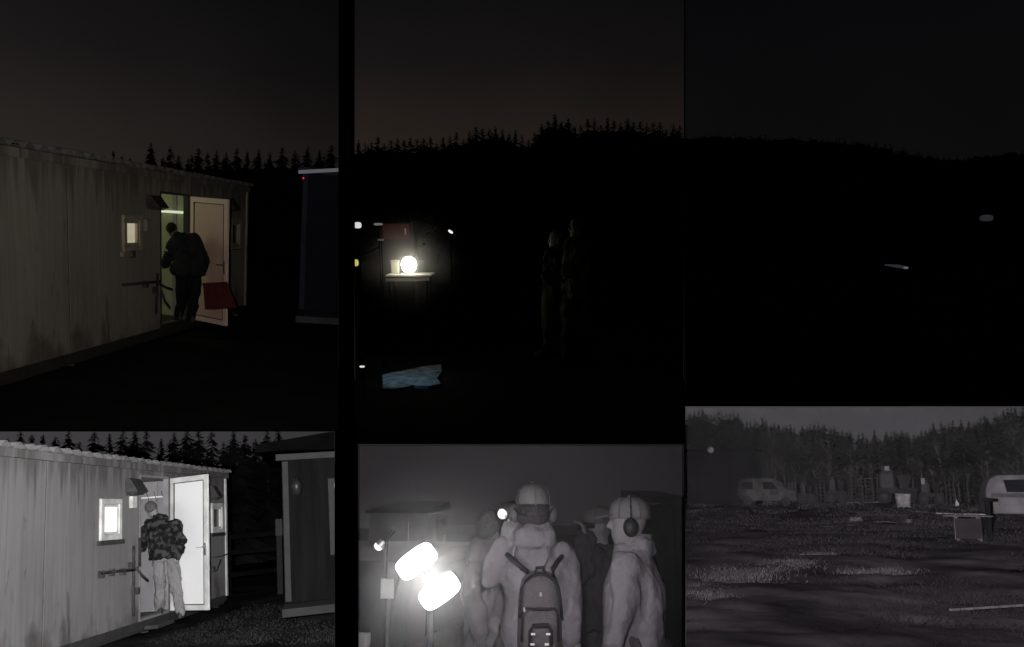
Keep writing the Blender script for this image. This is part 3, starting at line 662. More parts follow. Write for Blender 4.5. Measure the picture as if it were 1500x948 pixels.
# the same kind of figure in the colour view above, bent further forward, dark clothes
yd = F1.pt(*F1.sh(262, 452), .5).y
dk = mat('dark_blue_grey_cloth', (.022,.023,.026), .95, .3, 6, .4, 12, spec=.05)
T, P, f, up, shr, bf = person(B1, yd, dict(head=(252,337,.16), neck=(262,346,.08), shL=(259,354,.16), shR=(283,351,.0), elL=(248,372,.12), wrL=(243,386,.2), elR=(296,377,-.06), wrR=(288,394,-.1),
    pelvis=(276,397,-.05), hipL=(269,402,0), hipR=(284,401,0), knL=(266,433,0), anL=(262,460,.05), knR=(285,432,-.06), anR=(281,463,-.1)),
    dict(label='man in dark clothes bending in through the lit cabin doorway, upper left view', face=(-.55,.8,-.3), body=(-.4,1,0), up=(-.45,.2,.85), skin=mat('skin_night', (.16,.11,.09), .6), jacket=dk,
         trousers=mat('dim_trousers', (.012,.012,.013), .9, .15, 4, .3, 14, spec=.05), seed=8, bulk=1.28, wr=.7, bend=(.08,0,0), hem=.06, hood=True))
h = MB(); h.ball(P['head']+up*.03-f*.012, (.082,.10,.095), 14, 10); part('knitted_hat', h, mat('black_knit', (.01,.01,.01), .95, .2, 40), T, smooth=True)
# made-up board below the open leaf; the red light is in its colour
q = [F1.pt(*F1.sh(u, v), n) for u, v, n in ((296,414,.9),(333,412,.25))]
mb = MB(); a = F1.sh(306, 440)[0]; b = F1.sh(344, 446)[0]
t = thing(B1, 'red_light_board', 'low red board sloping down in front of the open cabin door leaf', 'ramp', F1.pt(a, -.24, 1))
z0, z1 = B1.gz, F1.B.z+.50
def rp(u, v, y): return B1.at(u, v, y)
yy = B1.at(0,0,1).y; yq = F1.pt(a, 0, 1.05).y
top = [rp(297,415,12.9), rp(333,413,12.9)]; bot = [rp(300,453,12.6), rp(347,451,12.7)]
redm = mat('red_light_tint', (.075,.010,.011), .7, .2, 5)
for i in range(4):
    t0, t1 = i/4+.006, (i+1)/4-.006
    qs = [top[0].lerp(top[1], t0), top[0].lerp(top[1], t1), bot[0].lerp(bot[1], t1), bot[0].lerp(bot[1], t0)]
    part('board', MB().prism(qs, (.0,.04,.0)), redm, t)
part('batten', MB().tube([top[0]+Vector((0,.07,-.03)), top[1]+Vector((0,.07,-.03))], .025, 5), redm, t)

# ---------------------------------------------------------------- middle lower view: the group round the work lights
pale = mat('pale_jacket_cloth', (.25,.23,.25), .9, .22, 5, .7, 22, spec=.05)
pale2 = mat('pale_poncho_cloth', (.25,.23,.25), .9, .18, 4, .7, 20, spec=.05)
greyc = mat('grey_cap_cloth', (.17,.165,.165), .9, .12, 10, .3, 50)
darkc = mat('dark_jacket_cloth', (.045,.042,.045), .9, .3, 5, .4, 14, spec=.05)
blackp = mat('black_plastic', (.02,.02,.02), .5, .1); lightp = mat('pale_plastic', (.5,.48,.5), .4, .05)
trous = mat('grey_trousers', (.08,.075,.08), .9, .15)
def stand(u, y, w=.09): 
    """leg joints straight down from column u at depth y"""
    r = {}
    for s, dx in (('L', -w), ('R', w)):
        pass
    return r
def px(bay, p): return (*bay.pix(p),)
def full(bay, y, J, lean=0):
    """add standing legs under the pelvis"""
    p = bay.at(J['pelvis'][0], J['pelvis'][1], y); sx = 1 if J['shR'][0] > J['shL'][0] else -1
    for s, dx in (('L', -.1*sx), ('R', .1*sx)):
        for k, zz, w in (('hip', p.z-.05, .9), ('kn', bay.gz+.5, 1.1), ('an', bay.gz+.115, 1.2)):
            q = Vector((p.x+dx*w, y, zz)); J[k+s] = (*bay.pix(q), 0)
    return J
# A: centre figure seen from behind, with backpack
yA = 3.9
J = full(B5, yA, dict(head=(780,748,0), neck=(779,783,0), shL=(741,815,0), shR=(823,815,0), elL=(716,850,-.04), wrL=(739,797,-.06), elR=(836,874,-.03), wrR=(836,935,-.1), pelvis=(783,935,0)))
A, P, f, up, shr, bf = person(B5, yA, J, dict(label='person seen from behind in a rounded cap and ear defenders, wearing the grey backpack', face=(-.1,1,0), body=(0,1,0), skin=skin_ir, jacket=pale, trousers=trous, seed=11, handL=(.25,.1,1), palmL=(.3,1,0), hem=.3, wr=.6, bulk=.77, hood=.9))
cap_on(A, P['head']-up*.01, f, up, greyc, 1.08)
muffs_on(A, P['head']-up*.01, f, up, blackp, mat('ear_cup_plastic', (.12,.115,.12), .5, .1), 1.0, True)
part('hair', MB().loft([(P['head']-up*.085-f*.03, shr*.06, bf*.055), (P['head']-up*.03-f*.03, shr*.086, bf*.090), (P['head']+up*.03-f*.02, shr*.084, bf*.096)], 20), mat('dark_hair', (.05,.048,.05), .8, .3, 60, .6, 90), A, smooth=True)
for s_ in (-1, 1):
    q = MB(); q.tube([P['neck']+shr*s_*.07-bf*.085-Vector((0,0,.02)), P['neck']+shr*s_*.085-bf*.10-Vector((0,0,.10)), P['neck']+shr*s_*.05-bf*.125-Vector((0,0,.17))], .006, 6)
    part('drawcord', q, mat('seam_thread', (.06,.058,.06)), A, smooth=True)
# the backpack: body, arched trim, pocket, handle loop, straps, reflectors
def bp(u, v, d=0): return B5.at(u, v, yA-.20-d)
bpk = thing(B5, 'backpack', 'grey backpack with dark piping and small bright reflectors on the back of the capped person', 'backpack', bp(790, 1000))
def bsec(v, w, cu=791): 
    c = bp(cu, v); e = bp(cu+w, v)-c; return c, Vector((e.x, 0, 0))
clothb = mat('backpack_cloth', (.125,.11,.12), .9, .12, 8, .4, 60)
secs = []
for v, w, dd in ((838,12,.05),(842,20,.08),(850,27,.105),(866,31,.125),(900,33,.14),(950,34,.15),(990,33,.14),(1010,28,.10)):
    c, e = bsec(v, w); secs.append((c+Vector((0,.12,0)), e, Vector((0,dd,0))))
part('pack_body', MB().loft(secs, 26, 3.2), clothb, bpk, smooth=True)
pipe = mat('dark_piping', (.012,.011,.012), .7, .1)
def on(u, v, d): return bp(u, v, d)
arch = [(761,905,.0),(762,880,.005),(764,862,.005),(770,850,.0),(780,843,-.02),(791,841,-.03),(802,843,-.02),(812,850,.0),(818,862,.005),(821,880,.005),(823,905,.0)]
part('piping', MB().tube([on(*q) for q in arch], .008, 6), pipe, bpk, smooth=True)
fp = []
for v, w, dd in ((889,20,.03),(893,26,.045),(930,28,.06),(985,28,.06),(1000,24,.04)):
    c, e = bsec(v, w); fp.append((c-Vector((0,.02,0)), e, Vector((0,dd,0))))
part('front_pocket', MB().loft(fp, 22, 3.6), mat('pocket_cloth', (.115,.105,.11), .9, .15, 8, .4, 60), bpk, smooth=True)
part('pocket_zip', MB().tube([on(u, v, .075) for u, v in ((764,940),(765,900),(769,891),(780,893),(802,893),(812,891),(817,900),(818,940))], .006, 6), pipe, bpk, smooth=True)
part('lower_loop', MB().tube([on(u, v, .095) for u, v in ((776,960),(777,924),(781,916),(803,916),(807,924),(808,960))], .010, 6), pipe, bpk, smooth=True)
part('handle', MB().tube([on(783,842,-.03), on(786,832,-.03), on(796,831,-.03), on(799,842,-.03)], .009, 6), pipe, bpk, smooth=True)
for pts in (((734,806,-.16),(748,817,-.07),(762,829,-.02),(773,838,-.05)), ((826,812,-.16),(817,822,-.07),(810,833,-.02),(811,846,-.04))):
    b = MB(); b.tube([on(*q) for q in pts], .013, 6); part('shoulder_strap', b, pipe, bpk, smooth=True)
refl = mat('reflector_white', (.95,.95,.95), .2, .02)
for u, v in ((781,929),(803,929),(780,944),(801,944)):
    part('reflector', MB().box(on(u, v, .108), (.020,.008,.010), 0), refl, bpk, bevel=.002)
for u, v in ((768,893),(792,871)): part('zip_puller', MB().box(on(u, v, .09), (.008,.006,.018)), lightp, bpk)
# B: figure on the left of him, partly hidden, holding a thermal monocular up
yB = 4.3
J = full(B5, yB, dict(head=(719,780,0), neck=(720,806,0), shL=(700,836,0), shR=(745,832,.1), elL=(692,874,-.1), wrL=(704,925,-.2), elR=(742,874,-.1), wrR=(728,918,-.25), pelvis=(722,925,0)))
Bp, P, f, up, shr, bf = person(B5, yB, J, dict(label='shorter person in a pale coat and dark knitted hat, left of the backpack wearer', face=(.45,-.9,0), body=(.3,1,0), skin=mat('shaded_skin', (.2,.195,.2), .6), jacket=pale, trousers=trous, seed=15, wr=.7, hem=.55, bulk=.76, palmR=(.2,1,0), hood=True))
h = MB(); h.ball(P['head']+up*.03+f*.0, (.092,.104,.10), 16, 10); part('knitted_hat', h, mat('mid_knit', (.10,.098,.10), .95, .2, 40, .5, 60), Bp, smooth=True)
# monocular held at the face
y = yB-.42
th = thing(B5, 'thermal_monocular', 'dark round handheld viewer with a bright lens left of the capped head', 'monocular', B5.at(744, 770, y))
c0 = B5.at(736, 753, y); c1 = B5.at(753, 744, y+.1)
ax = (c1-c0).normalized(); s1 = ax.cross(Vector((0,0,1))).normalized(); s2 = ax.cross(s1)
part('tube_body', MB().loft([(c0, s1*.034, s2*.034), (c0.lerp(c1,.3), s1*.045, s2*.048), (c1, s1*.036, s2*.038)], 16), mat('rubber', (.05,.048,.05), .5, .2), th, smooth=True)
part('lens', MB().loft([(c0-ax*.012, s1*.022, s2*.022), (c0+ax*.002, s1*.028, s2*.028)], 14), emit('lens_glow', (1,1,1), .9), th)  # glint painted as emission, the lens is no lamp
part('grip', MB().tube([c0.lerp(c1,.5), B5.at(747, 775, y+.02)], [.026,.018], 8), mat('rubber', (.05,)*3), th, smooth=True)
for u, v in ((741,757),(745,762)): part('button', MB().ball(B5.at(u, v, y-.05), .007, 6, 5), lightp, th)
# C: figure at the right in profile, facing left, pale poncho
yC = 4.0
J = full(B5, yC, dict(head=(921,765,0), neck=(927,797,.02), shL=(916,832,-.14), shR=(940,828,.14), elL=(914,890,-.2), wrL=(900,940,-.2), elR=(948,888,.14), wrR=(940,945,.1), pelvis=(928,940,0)))
C_, P, f, up, shr, bf = person(B5, yC, J, dict(label='person in profile facing left in a pale long coat and peaked cap', face=(-1,.12,0), body=(-1,.1,0), skin=skin_ir, jacket=pale2, trousers=trous, seed=21, wr=.55, bulk=.92, hem=.5, hood=.8, k=1.0))
cap_on(C_, P['head']-up*.01, f, up, mat('pale_cap_cloth', (.19,.18,.185), .9, .1, 10), 1.02)
muffs_on(C_, P['head']-up*.02, f, up, blackp, blackp, 1.06)
h = MB(); h.loft([(P['neck']-up*.03, shr*.10, bf*.10), (P['neck']+up*.05-bf*.02, shr*.08, bf*.085), (P['head']-up*.06-bf*.05, shr*.075, bf*.055)], 16); part('collar', h, pale2, C_, smooth=True)
# D: figure between, facing left with both hands to the eyes
yD = 5.0
J = full(B5, yD, dict(head=(876,773,0), neck=(880,800,0), shL=(866,820,-.12), shR=(888,820,.14), elL=(852,842,-.2), wrL=(859,790,-.2), elR=(868,850,.1), wrR=(862,792,.0), pelvis=(880,890,0)))
D_, P, f, up, shr, bf = person(B5, yD, J, dict(label='person in a dark jacket raising small binoculars, beside the profile figure', face=(-1,-.25,.05), body=(-1,-.2,0), skin=skin_ir, jacket=darkc, trousers=trous, seed=27, bulk=.95, handL=(-.2,0,1), handR=(-.2,0,1), palmL=(-1,.2,0), palmR=(-1,0,0)))
cap_on(D_, P['head'], f, up, greyc, 1.0)
# binoculars in those hands
c0 = B5.at(856, 770, yD-.12)
bn = thing(B5, 'binoculars', 'small dark binoculars held to the eyes of the dark jacketed person', 'binoculars', c0)
for dy in (-.035, .035): part('barrel', MB().loft([(c0+Vector((.06,dy,0)), Vector((0,.016,0)), Vector((0,0,.016))), (c0+Vector((0,dy,0)), Vector((0,.022,0)), Vector((0,0,.022))), (c0+Vector((-.05,dy,-.004)), Vector((0,.026,0)), Vector((0,0,.026)))], 12), blackp, bn, smooth=True)
part('bridge', MB().box(c0+Vector((.01,0,.005)), (.05,.05,.02)), blackp, bn)
# two-headed work light on a tripod
yL = 3.1
lt = thing(B5, 'work_light', 'glaring two-headed work light on a tripod left of the group', 'work light', B5.gx(628, yL))
def lampb(cu, cv, du, dv, L, Wd):
    c = B5.at(cu, cv, yL); d = (B5.at(cu+du, cv+dv, yL)-c); d = Vector((d.x, 0, d.z)).normalized(); n = Vector((.25,-1,.1)).normalized(); n = (n-d*n.dot(d)).normalized(); s = d.cross(n)
    def slab(L, Wd, n0, n1, rr=8):
        ring = []
        for k in range(24):
            a = k*2*math.pi/24; x, y = math.cos(a), math.sin(a); x = math.copysign(abs(x)**.55, x); y = math.copysign(abs(y)**.55, y); ring.append((x, y))
        return MB().rings([[c+d*x*L+s*y*Wd+n*k for x, y in ring] for k in (n0, n1)])
    hd = part('lamp_head', slab(L+.004, Wd+.004, -.05, .0), mat('grey_housing', (.15,.15,.15), .5, .1), lt, bevel=.004)
    part('lens', slab(L, Wd, .001, .008), emit('work_light_glow', (1,1,1), 9), hd)
    q = MB()
    for i in range(5): q.box(c-n*.06+d*(i-2)*L*.35, (.01,.03,Wd*1.6))
    part('cooling_fin', q, mat('grey_housing', (.15,)*3), hd)
    return c, n
ca, na = lampb(610, 822, 30, -22, .084, .046)
cb, nb = lampb(644, 866, 30, -22, .084, .046)
top = (ca+cb)/2+Vector((0,.12,-.02))
part('crossbar', MB().tube([ca+Vector((0,.06,0)), top, cb+Vector((0,.06,0))], .012, 8), blackp, lt)
part('mast', MB().tube([top, Vector((top.x, top.y, B5.gz+.7))], [.014,.018], 8), blackp, lt)
for a in (.4, 2.5, 4.6): part('leg', MB().tube([(top.x, top.y, B5.gz+.75), (top.x+.45*math.cos(a), top.y+.45*math.sin(a), B5.gz+.02)], .013, 6), blackp, lt)
point(B5, 'work_lamp_light', ca.lerp(cb, .5)+Vector((.02,-.10,0)), 20, (1,1,1), .1)

# ---------------------------------------------------------------- vehicles
def vehicle(bay, loc, ang, name, label, cat, prof, wid, wheels, wins, m, lights=(), wr=.31, plate=False):
    """prof: side outline (x forward, z up); wins: quads on the side; ang turns the nose"""
    t = thing(bay, name, label, cat, loc); M3 = Matrix.Rotation(ang, 3, 'Z'); loc = Vector(loc)
    g = lambda x, y, z: loc+M3@Vector((x, y, z))
    nar = lambda z: wid/2*(1-.10*max(0, (z-.9))/.6)
    rings = [[g(x, s*nar(z)*k, z*(1-.0*k)) for x, z in prof] for s, k in ((-1,.90),(-1,1),(1,1),(1,.90))]
    cx = sum(p[0] for p in prof)/len(prof); cz = sum(p[1] for p in prof)/len(prof)
    for i in (0, 3): rings[i] = [g(cx+(x-cx)*.96, (-1 if i == 0 else 1)*nar(z)*1.0, cz+(z-cz)*.95) for x, z in prof]
    rings[1] = [g(x, -nar(z)*.93, z) for x, z in prof]; rings[2] = [g(x, nar(z)*.93, z) for x, z in prof]
    part('body', MB().rings(rings), m, t, smooth=False, bevel=.02)
    gl = mat('car_glass', (.02,.02,.022), .08, .05, spec=.8)
    for w in wins:
        for s in (-1, 1): part('side_window', MB().prism([g(x, s*(nar(z)-.006), z) for x, z in w], M3@Vector((0, s*.014, 0))), gl, t)
    for x in wheels:
        for s in (-1, 1):
            c = Vector((x, s*(wid/2-.1), wr)); tb = MB()
            tb.rings([[g(c.x+r*math.cos(a), c.y+s*yy, c.z+r*math.sin(a)) for a in [k*2*math.pi/20 for k in range(20)]] for r, yy in ((wr*.6,-.08),(wr*.97,-.08),(wr,-.04),(wr,.06),(wr*.95,.10),(wr*.62,.11))])
            wl = part('wheel', tb, mat('tyre_rubber', (.015,.015,.015), .9), t)
            rb = MB(); rb.rings([[g(c.x+r*math.cos(a), c.y+s*yy, c.z+r*math.sin(a)) for a in [k*2*math.pi/20 for k in range(20)]] for r, yy in ((wr*.6,.06),(wr*.6,.115),(wr*.5,.095),(wr*.12,.10))])
            part('rim', rb, mat('rim_metal', (.3,.3,.3), .4, .1, metal=.6), wl)
    for (x, y, z), d, mm in lights: part('rear_light', MB().hexa([g(x+a*d[0], y+b*d[1], z+c*d[2]) for c in (-.5,.5) for a, b in ((-.5,-.5),(.5,-.5),(.5,.5),(-.5,.5))]), mm, t, bevel=.01)
    if plate: part('number_plate', MB().hexa([g(prof[0][0]-.03+a, b, .6+c) for c in (-.06,.06) for a, b in ((-.01,-.26),(.01,-.26),(.01,.26),(-.01,.26))]), mat('plate_white', (.6,.6,.6), .4, .02), t)
    return t
estate = [(-2.15,.35),(-2.2,.75),(-2.12,1.0),(-1.85,1.42),(-1.2,1.47),(.1,1.46),(.85,1.05),(1.9,.88),(2.15,.7),(2.2,.35)]
ewin = [[(-1.75,1.02),(-1.6,1.36),(-.95,1.39),(-.95,1.02)],[(-.88,1.02),(-.88,1.39),(-.1,1.39),(-.05,1.02)],[(.02,1.02),(-.02,1.39),(.1,1.38),(.62,1.05)]]
dcar = mat('dark_car_paint', (.045,.043,.045), .35, .1, 3, spec=.5)
lred = mat('lamp_glass', (.9,.85,.85), .15, .05, spec=1)
p5 = B5.gx(592, 6.2)
vehicle(B5, p5, R(75), 'parked_car', 'dark estate car parked behind the work light, with small bright rear reflectors', 'car', estate, 1.75, (-1.35,1.3), ewin, dcar,
        [((-2.12,.62,.95),(.06,.16,.26), lred), ((-2.12,-.62,.95),(.06,.16,.26), lred)], plate=True)
for u, v, s in ((560,793,.040),(571,781,.028),(705,800,.018)):
    q = B5.at(u, v, 4.1 if u < 600 else 4.6)
    if u > 600: solo(B5, 'indicator_light', MB().ball(q, s, 10, 7), emit('white_led', (1,.98,1), 3), 'tiny bright indicator light between the work light and the raised hand', 'indicator light', q)
# made-up torch on a stand; its glowing lens paints the glint
q = B5.at(566, 788, 4.0)
t = thing(B5, 'hand_torch', 'glinting tilted hand torch at upper left of the work light', 'torch', q)
d = (B5.at(574,778,4.0)-B5.at(558,795,4.0)).normalized(); s1 = d.cross(Vector((0,1,0))).normalized()
part('torch_body', MB().tube([q-d*.02, q+d*.06], [.016,.014], 10), blackp, t); part('torch_head', MB().tube([q-d*.055, q-d*.02], [.026,.018], 12), mat('steel', (.6,)*3), t)
part('lens', MB().ball(q-d*.055, .024, 10, 7), emit('torch_lens', (1,1,1), 2.5), t)
st = MB().tube([q+Vector((0,0,-.01)), Vector((q.x, q.y, B5.gz+.7))], .010, 6)
part('stand', st.tube([(q.x,q.y,B5.gz+.72),(q.x,q.y,B5.gz)], .02, 8), blackp, t)
# small white panel by the light
q = B5.at(567, 862, 3.3)
t = thing(B5, 'white_signboard', 'small pale rectangular board on a post left of the work light', 'board', (q.x, q.y, B5.gz))
part('board', MB().box(q, (.055,.01,.085), .1), mat('pale_board', (.16,.16,.16), .6), t, bevel=.003); part('post', MB().tube([q+Vector((0,.02,0)), (q.x, q.y+.02, B5.gz)], .014, 6), blackp, t)
# haze volume; round the group it is added for the lamp glow
def mist(bay, u0, v0, u1, v1, y0, y1, dens):
    p = [bay.at(u, v, y) for y in (y0, y1) for u, v in ((u0,v1),(u1,v1),(u1,v0),(u0,v0))]
    m = bpy.data.materials.new('thin_mist'); m.use_nodes = True; n = m.node_tree.nodes; n.remove(n['Principled BSDF'])
    pv_ = n.new('ShaderNodeVolumePrincipled'); pv_.inputs['Density'].default_value = dens; pv_.inputs['Color'].default_value = (.9,.87,.9,1)
    m.node_tree.links.new(pv_.outputs[0], n['Material Output'].inputs['Volume'])
    o = solo(bay, 'haze', MB().hexa(p), m, kind='stuff'); bay.objs.remove(o)
def glow_volume(bay, c, rad, dens):
    """added volume that spreads a glow round the lamp, densest beside it"""
    m = bpy.data.materials.new('lamp_vapour'); m.use_nodes = True; n = m.node_tree.nodes; L = m.node_tree.links; n.remove(n['Principled BSDF'])
    v = n.new('ShaderNodeVolumePrincipled'); v.inputs['Color'].default_value = (.95,.93,.92,1); tc = n.new('ShaderNodeTexCoord')
    ln_ = n.new('ShaderNodeVectorMath'); ln_.operation = 'LENGTH'; L.new(tc.outputs['Object'], ln_.inputs[0])
    mr = n.new('ShaderNodeMapRange'); mr.inputs[1].default_value = rad; mr.inputs[2].default_value = .04; mr.inputs[3].default_value = 0; mr.inputs[4].default_value = 1; L.new(ln_.outputs['Value'], mr.inputs[0])
    pw = n.new('ShaderNodeMath'); pw.operation = 'POWER'; pw.inputs[1].default_value = 3; L.new(mr.outputs[0], pw.inputs[0])
    ml = n.new('ShaderNodeMath'); ml.operation = 'MULTIPLY'; ml.inputs[1].default_value = dens; L.new(pw.outputs[0], ml.inputs[0])
    L.new(ml.outputs[0], v.inputs['Density']); L.new(v.outputs[0], n['Material Output'].inputs['Volume'])
    o = solo(bay, 'mist', MB().ball(c, rad, 20, 12), m, loc=c, kind='stuff')
glow_volume(B5, ca.lerp(cb, .5)-Vector((0,.05,0)), .60, .42)
mist(B5, 527, 653, 999, 1300, 2.75, 8, .032)
# shed wall and fence behind the group
def shed(bay, u0, u1, vt, y, m, label, deep=3, grp=None):
    a = bay.gx(u0, y); b = bay.gx(u1, y); z1 = bay.at((u0+u1)/2, vt, y).z
    t = thing(bay, 'shed', label, 'shed', (a+b)/2, grp); n = max(3, int((b.x-a.x)/.3)); wd = (b.x-a.x)/n
    for i in range(n): part('wall_board', MB().box((a.x+wd*(i+.5), y+.012*(i % 2), (z1+bay.gz)/2), (wd-.015, .04, z1-bay.gz)), m, t)
    part('wall_core', MB().box(((a.x+b.x)/2, y+deep/2+.03, (z1+bay.gz)/2), (b.x-a.x-.02, deep-.02, z1-bay.gz-.02)), m, t)
    part('roof', MB().hexa([(a.x-.05,y-.08,z1),(b.x+.05,y-.08,z1),(b.x+.05,y+deep+.1,z1+.1),(a.x-.05,y+deep+.1,z1+.1),(a.x-.05,y-.08,z1+.05),(b.x+.05,y-.08,z1+.05),(b.x+.05,y+deep+.1,z1+.25),(a.x-.05,y+deep+.1,z1+.25)]), mat('tar_paper', (.006,)*3), t)
    return t
shed(B5, 976, 1030, 737, 9, mat('shed_board_pale', (.16,.15,.16), .85, .2, 3), 'pale boarded shed at the far right behind the profile figure')
shed(B5, 535, 625, 752, 12, mat('shed_board_mid', (.22,.20,.21), .85, .3, 3), 'low grey shed far behind the work light')
def rail_fence(bay, u0, u1, y, hs, m, label, step=1.6):
    a = bay.gx(u0, y); b = bay.gx(u1, y); t = thing(bay, 'rail_fence', label, 'fence', a); n = max(2, int((b.x-a.x)/step)+1)
    for i in range(n):
        x = a.x+(b.x-a.x)*i/(n-1); part('post', MB().box((x, y, bay.gz+hs[-1]/2+.03), (.09,.09,hs[-1]+.1)), m, t)
    for h in hs: part('rail', MB().box(((a.x+b.x)/2, y-.06, bay.gz+h-.05), (b.x-a.x, .03, .11)), m, t)
    return t
rail_fence(B5, 640, 985, 9.5, (.6, 1.1, 1.55), mat('fence_rail', (.12,.11,.12), .9, .3, 3), 'dim rail fence running behind the group of people')
# ---------------------------------------------------------------- lower left view: trees and fence beyond the cabin
tops = [(4,645),(22,636),(40,640),(57,641),(76,643),(96,636),(112,650),(135,637),(158,638),(178,633),(196,632),(214,634),(236,645),(255,636),(275,633),(292,634),(312,632),(330,650),(345,634),(362,640),(378,645),(395,634),(412,633)]
for i, (u, v) in enumerate(tops):
    y = random.uniform(34, 44); tree(B4, u, y, tree_h(B4, u, v, y)*1.02, 'dark spruce in the row beyond the grey cabin roof, lower left view', 'spruces beyond the grey cabin', i % 4, random.uniform(1.2, 1.8))
def ranks(bay, us, y0, y1, fv):
    r = []
    for u in us:
        y = random.uniform(y0, y1); u += random.uniform(-4, 4); r.append((u, y, tree_h(bay, u, fv(u), y)))
    return r
hill(B4, dense([(-60,690),(200,690),(380,680),(500,680)], 0))
wood(B4, 'far_wood', ranks(B4, [12+i*13 for i in range(37)], 46, 56, lambda u: random.uniform(640, 680)))
fm = mat('old_fence_rail', (.005,.005,.005), .98, .3, 3, spec=0)
rail_fence(B4, 336, 424, 19, (.5, 1.0, 1.35), fm, 'dark rail fence between the grey cabin and the dark hut')
a = B4.gx(410.5, 17.5); t = thing(B4, 'marker_post', 'short pale post beside the dark hut corner', 'post', a)
z0 = B4.at(410.5, 785, 17.5).z; z1 = B4.at(410.5, 760, 17.5).z
part('post', MB().box((a.x, a.y, (B4.gz+z1)/2), (.12,.12,z1-B4.gz)), mat('post_grey', (.012,.012,.012), .8), t, bevel=.01); part('sleeve', MB().box((a.x, a.y, (z0+z1)/2), (.15,.14,z1-z0)), mat('post_pale', (.03,.03,.03), .7, .1), t, bevel=.01)

# ---------------------------------------------------------------- upper left view: trees
tops1 = [(122,234),(140,233),(153,231),(168,221),(180,226),(192,231),(222,208),(238,232),(250,214),(262,228),(275,232),(290,217),(303,222),(316,219),(330,222),(345,216),(360,221),(376,217),(392,222),(410,215),(428,219),(446,214),(463,218),(480,212)]
for i, (u, v) in enumerate(tops1):
    y = random.uniform(40, 48); tree(B1, u, y, tree_h(B1, u, v, y), 'tallest black spruce silhouette above the cream cabin roof, left of its doorway' if i == 6 else 'black spruce silhouette beyond the cream cabin roof, upper left view', 'spruces beyond the cream cabin', i % 4, random.uniform(1.1, 1.6))
hill(B1, dense([(-60,262),(200,262),(225,250),(500,246)], 0))
wood(B1, 'far_wood', ranks(B1, [8+i*11 for i in range(44)], 52, 60, lambda u: random.uniform(236, 246) if u < 210 else random.uniform(223, 236)))

# ---------------------------------------------------------------- upper middle view
prof2 = [(530,206),(560,206),(590,208),(615,206),(640,203),(662,200),(680,197),(700,190),(720,188),(745,189),(757,196),(768,206),(780,206),(790,178),(805,171),(830,172),(845,186),(856,179),(880,176),(905,176),(930,180),(955,182),(985,184),(1000,188)]
def pv(prof, u):
    for (a, x), (b, y) in zip(prof, prof[1:]):
        if a <= u <= b: return x+(y-x)*(u-a)/(b-a)
    return prof[0][1] if u < prof[0][0] else prof[-1][1]
for i in range(50):
    u = 532+i*9.3; y = random.uniform(34, 40); tree(B2, u, y, tree_h(B2, u, pv(prof2, u)+random.uniform(-6, 7), y), 'black tree silhouette on the skyline of the upper middle view', 'skyline trees of the upper middle view', i % 4, random.uniform(1.1, 1.8))
hill(B2, dense([(510,212)]+prof2[1:]+[(1010,190)], 16))
wood(B2, 'far_wood', ranks(B2, [536+i*9 for i in range(52)], 42, 50, lambda u: pv(prof2, u)+random.uniform(4, 16)))
yt = 9.6
def q2(u, v, dy=0): return B2.at(u, v, yt+dy)
tb = thing(B2, 'folding_table', 'small white folding table lit by the round glaring lamp', 'table', B2.gx(598, yt))
a, b = q2(565, 404), q2(631, 404)
part('tabletop', MB().box(((a.x+b.x)/2, yt+.22, a.z), (b.x-a.x, .5, .025)), mat('white_laminate', (.7,.68,.6), .5, .05), tb, bevel=.006)
part('skirt', MB().hexa([q2(565,412), q2(629,411), q2(629,411,.02), q2(565,413,.02), q2(565,408), q2(629,406), q2(629,406,.02), q2(565,408,.02)]), mat('white_laminate', (.7,.68,.6)), tb)
for x, dy in ((a.x+.05,.03),(b.x-.05,.03),(a.x+.05,.4),(b.x-.05,.4)): part('leg', MB().tube([(x, yt+dy, a.z-.02), (x, yt+dy, B2.gz)], .014, 6), black, tb)
lp = thing(B2, 'table_lamp', 'round glaring lamp standing on the small white table', 'lamp', q2(600, 402, .2))
part('globe', MB().ball(q2(599, 388, .1), (.10,.09,.105), 20, 14), emit('globe_glow', (1,.96,.80), 14), lp, smooth=True)
part('base', MB().tube([q2(599,403,.2), q2(599,398,.2)], [.06,.05], 14), blackp, lp); part('guard', MB().tube([q2(586,402,.12), q2(586,386,.12), q2(592,376,.12), q2(604,374,.12)], .006, 6), blackp, lp)
point(B2, 'table_lamp_light', q2(596, 383, -.12), 2.2, (1,.93,.75), .08)
bx = thing(B2, 'glass_jar', 'small clear box standing left of the round lamp on the table', 'jar', q2(580, 402, .2))
part('jar', MB().box(q2(579, 392, .25), (.10,.10,.15)), mat('frosted_plastic', (.4,.38,.3), .4), bx, bevel=.01); part('lid', MB().box(q2(579, 382.5, .25), (.11,.11,.02)), mat('frosted_plastic', (.4,.38,.3)), bx)
c = q2(580, 339, .6); rc = thing(B2, 'red_cabinet', 'dark red cabinet seen dimly above the round lamp', 'cabinet', (c.x, c.y, B2.gz))
part('door', MB().box((c.x-.0, c.y, c.z), (.36,.03,.20)), mat('red_brown_paint', (.07,.02,.015), .6, .15, 5), rc, bevel=.006)
part('carcass', MB().box((c.x, c.y+.22, (c.z+.13+B2.gz)/2), (.46,.4,c.z+.13-B2.gz)), mat('dark_red_paint', (.004,.002,.002), .6), rc, bevel=.01); part('handle', MB().box((c.x+.13, c.y-.025, c.z), (.015,.02,.08)), mat('steel', (.6,)*3), rc)
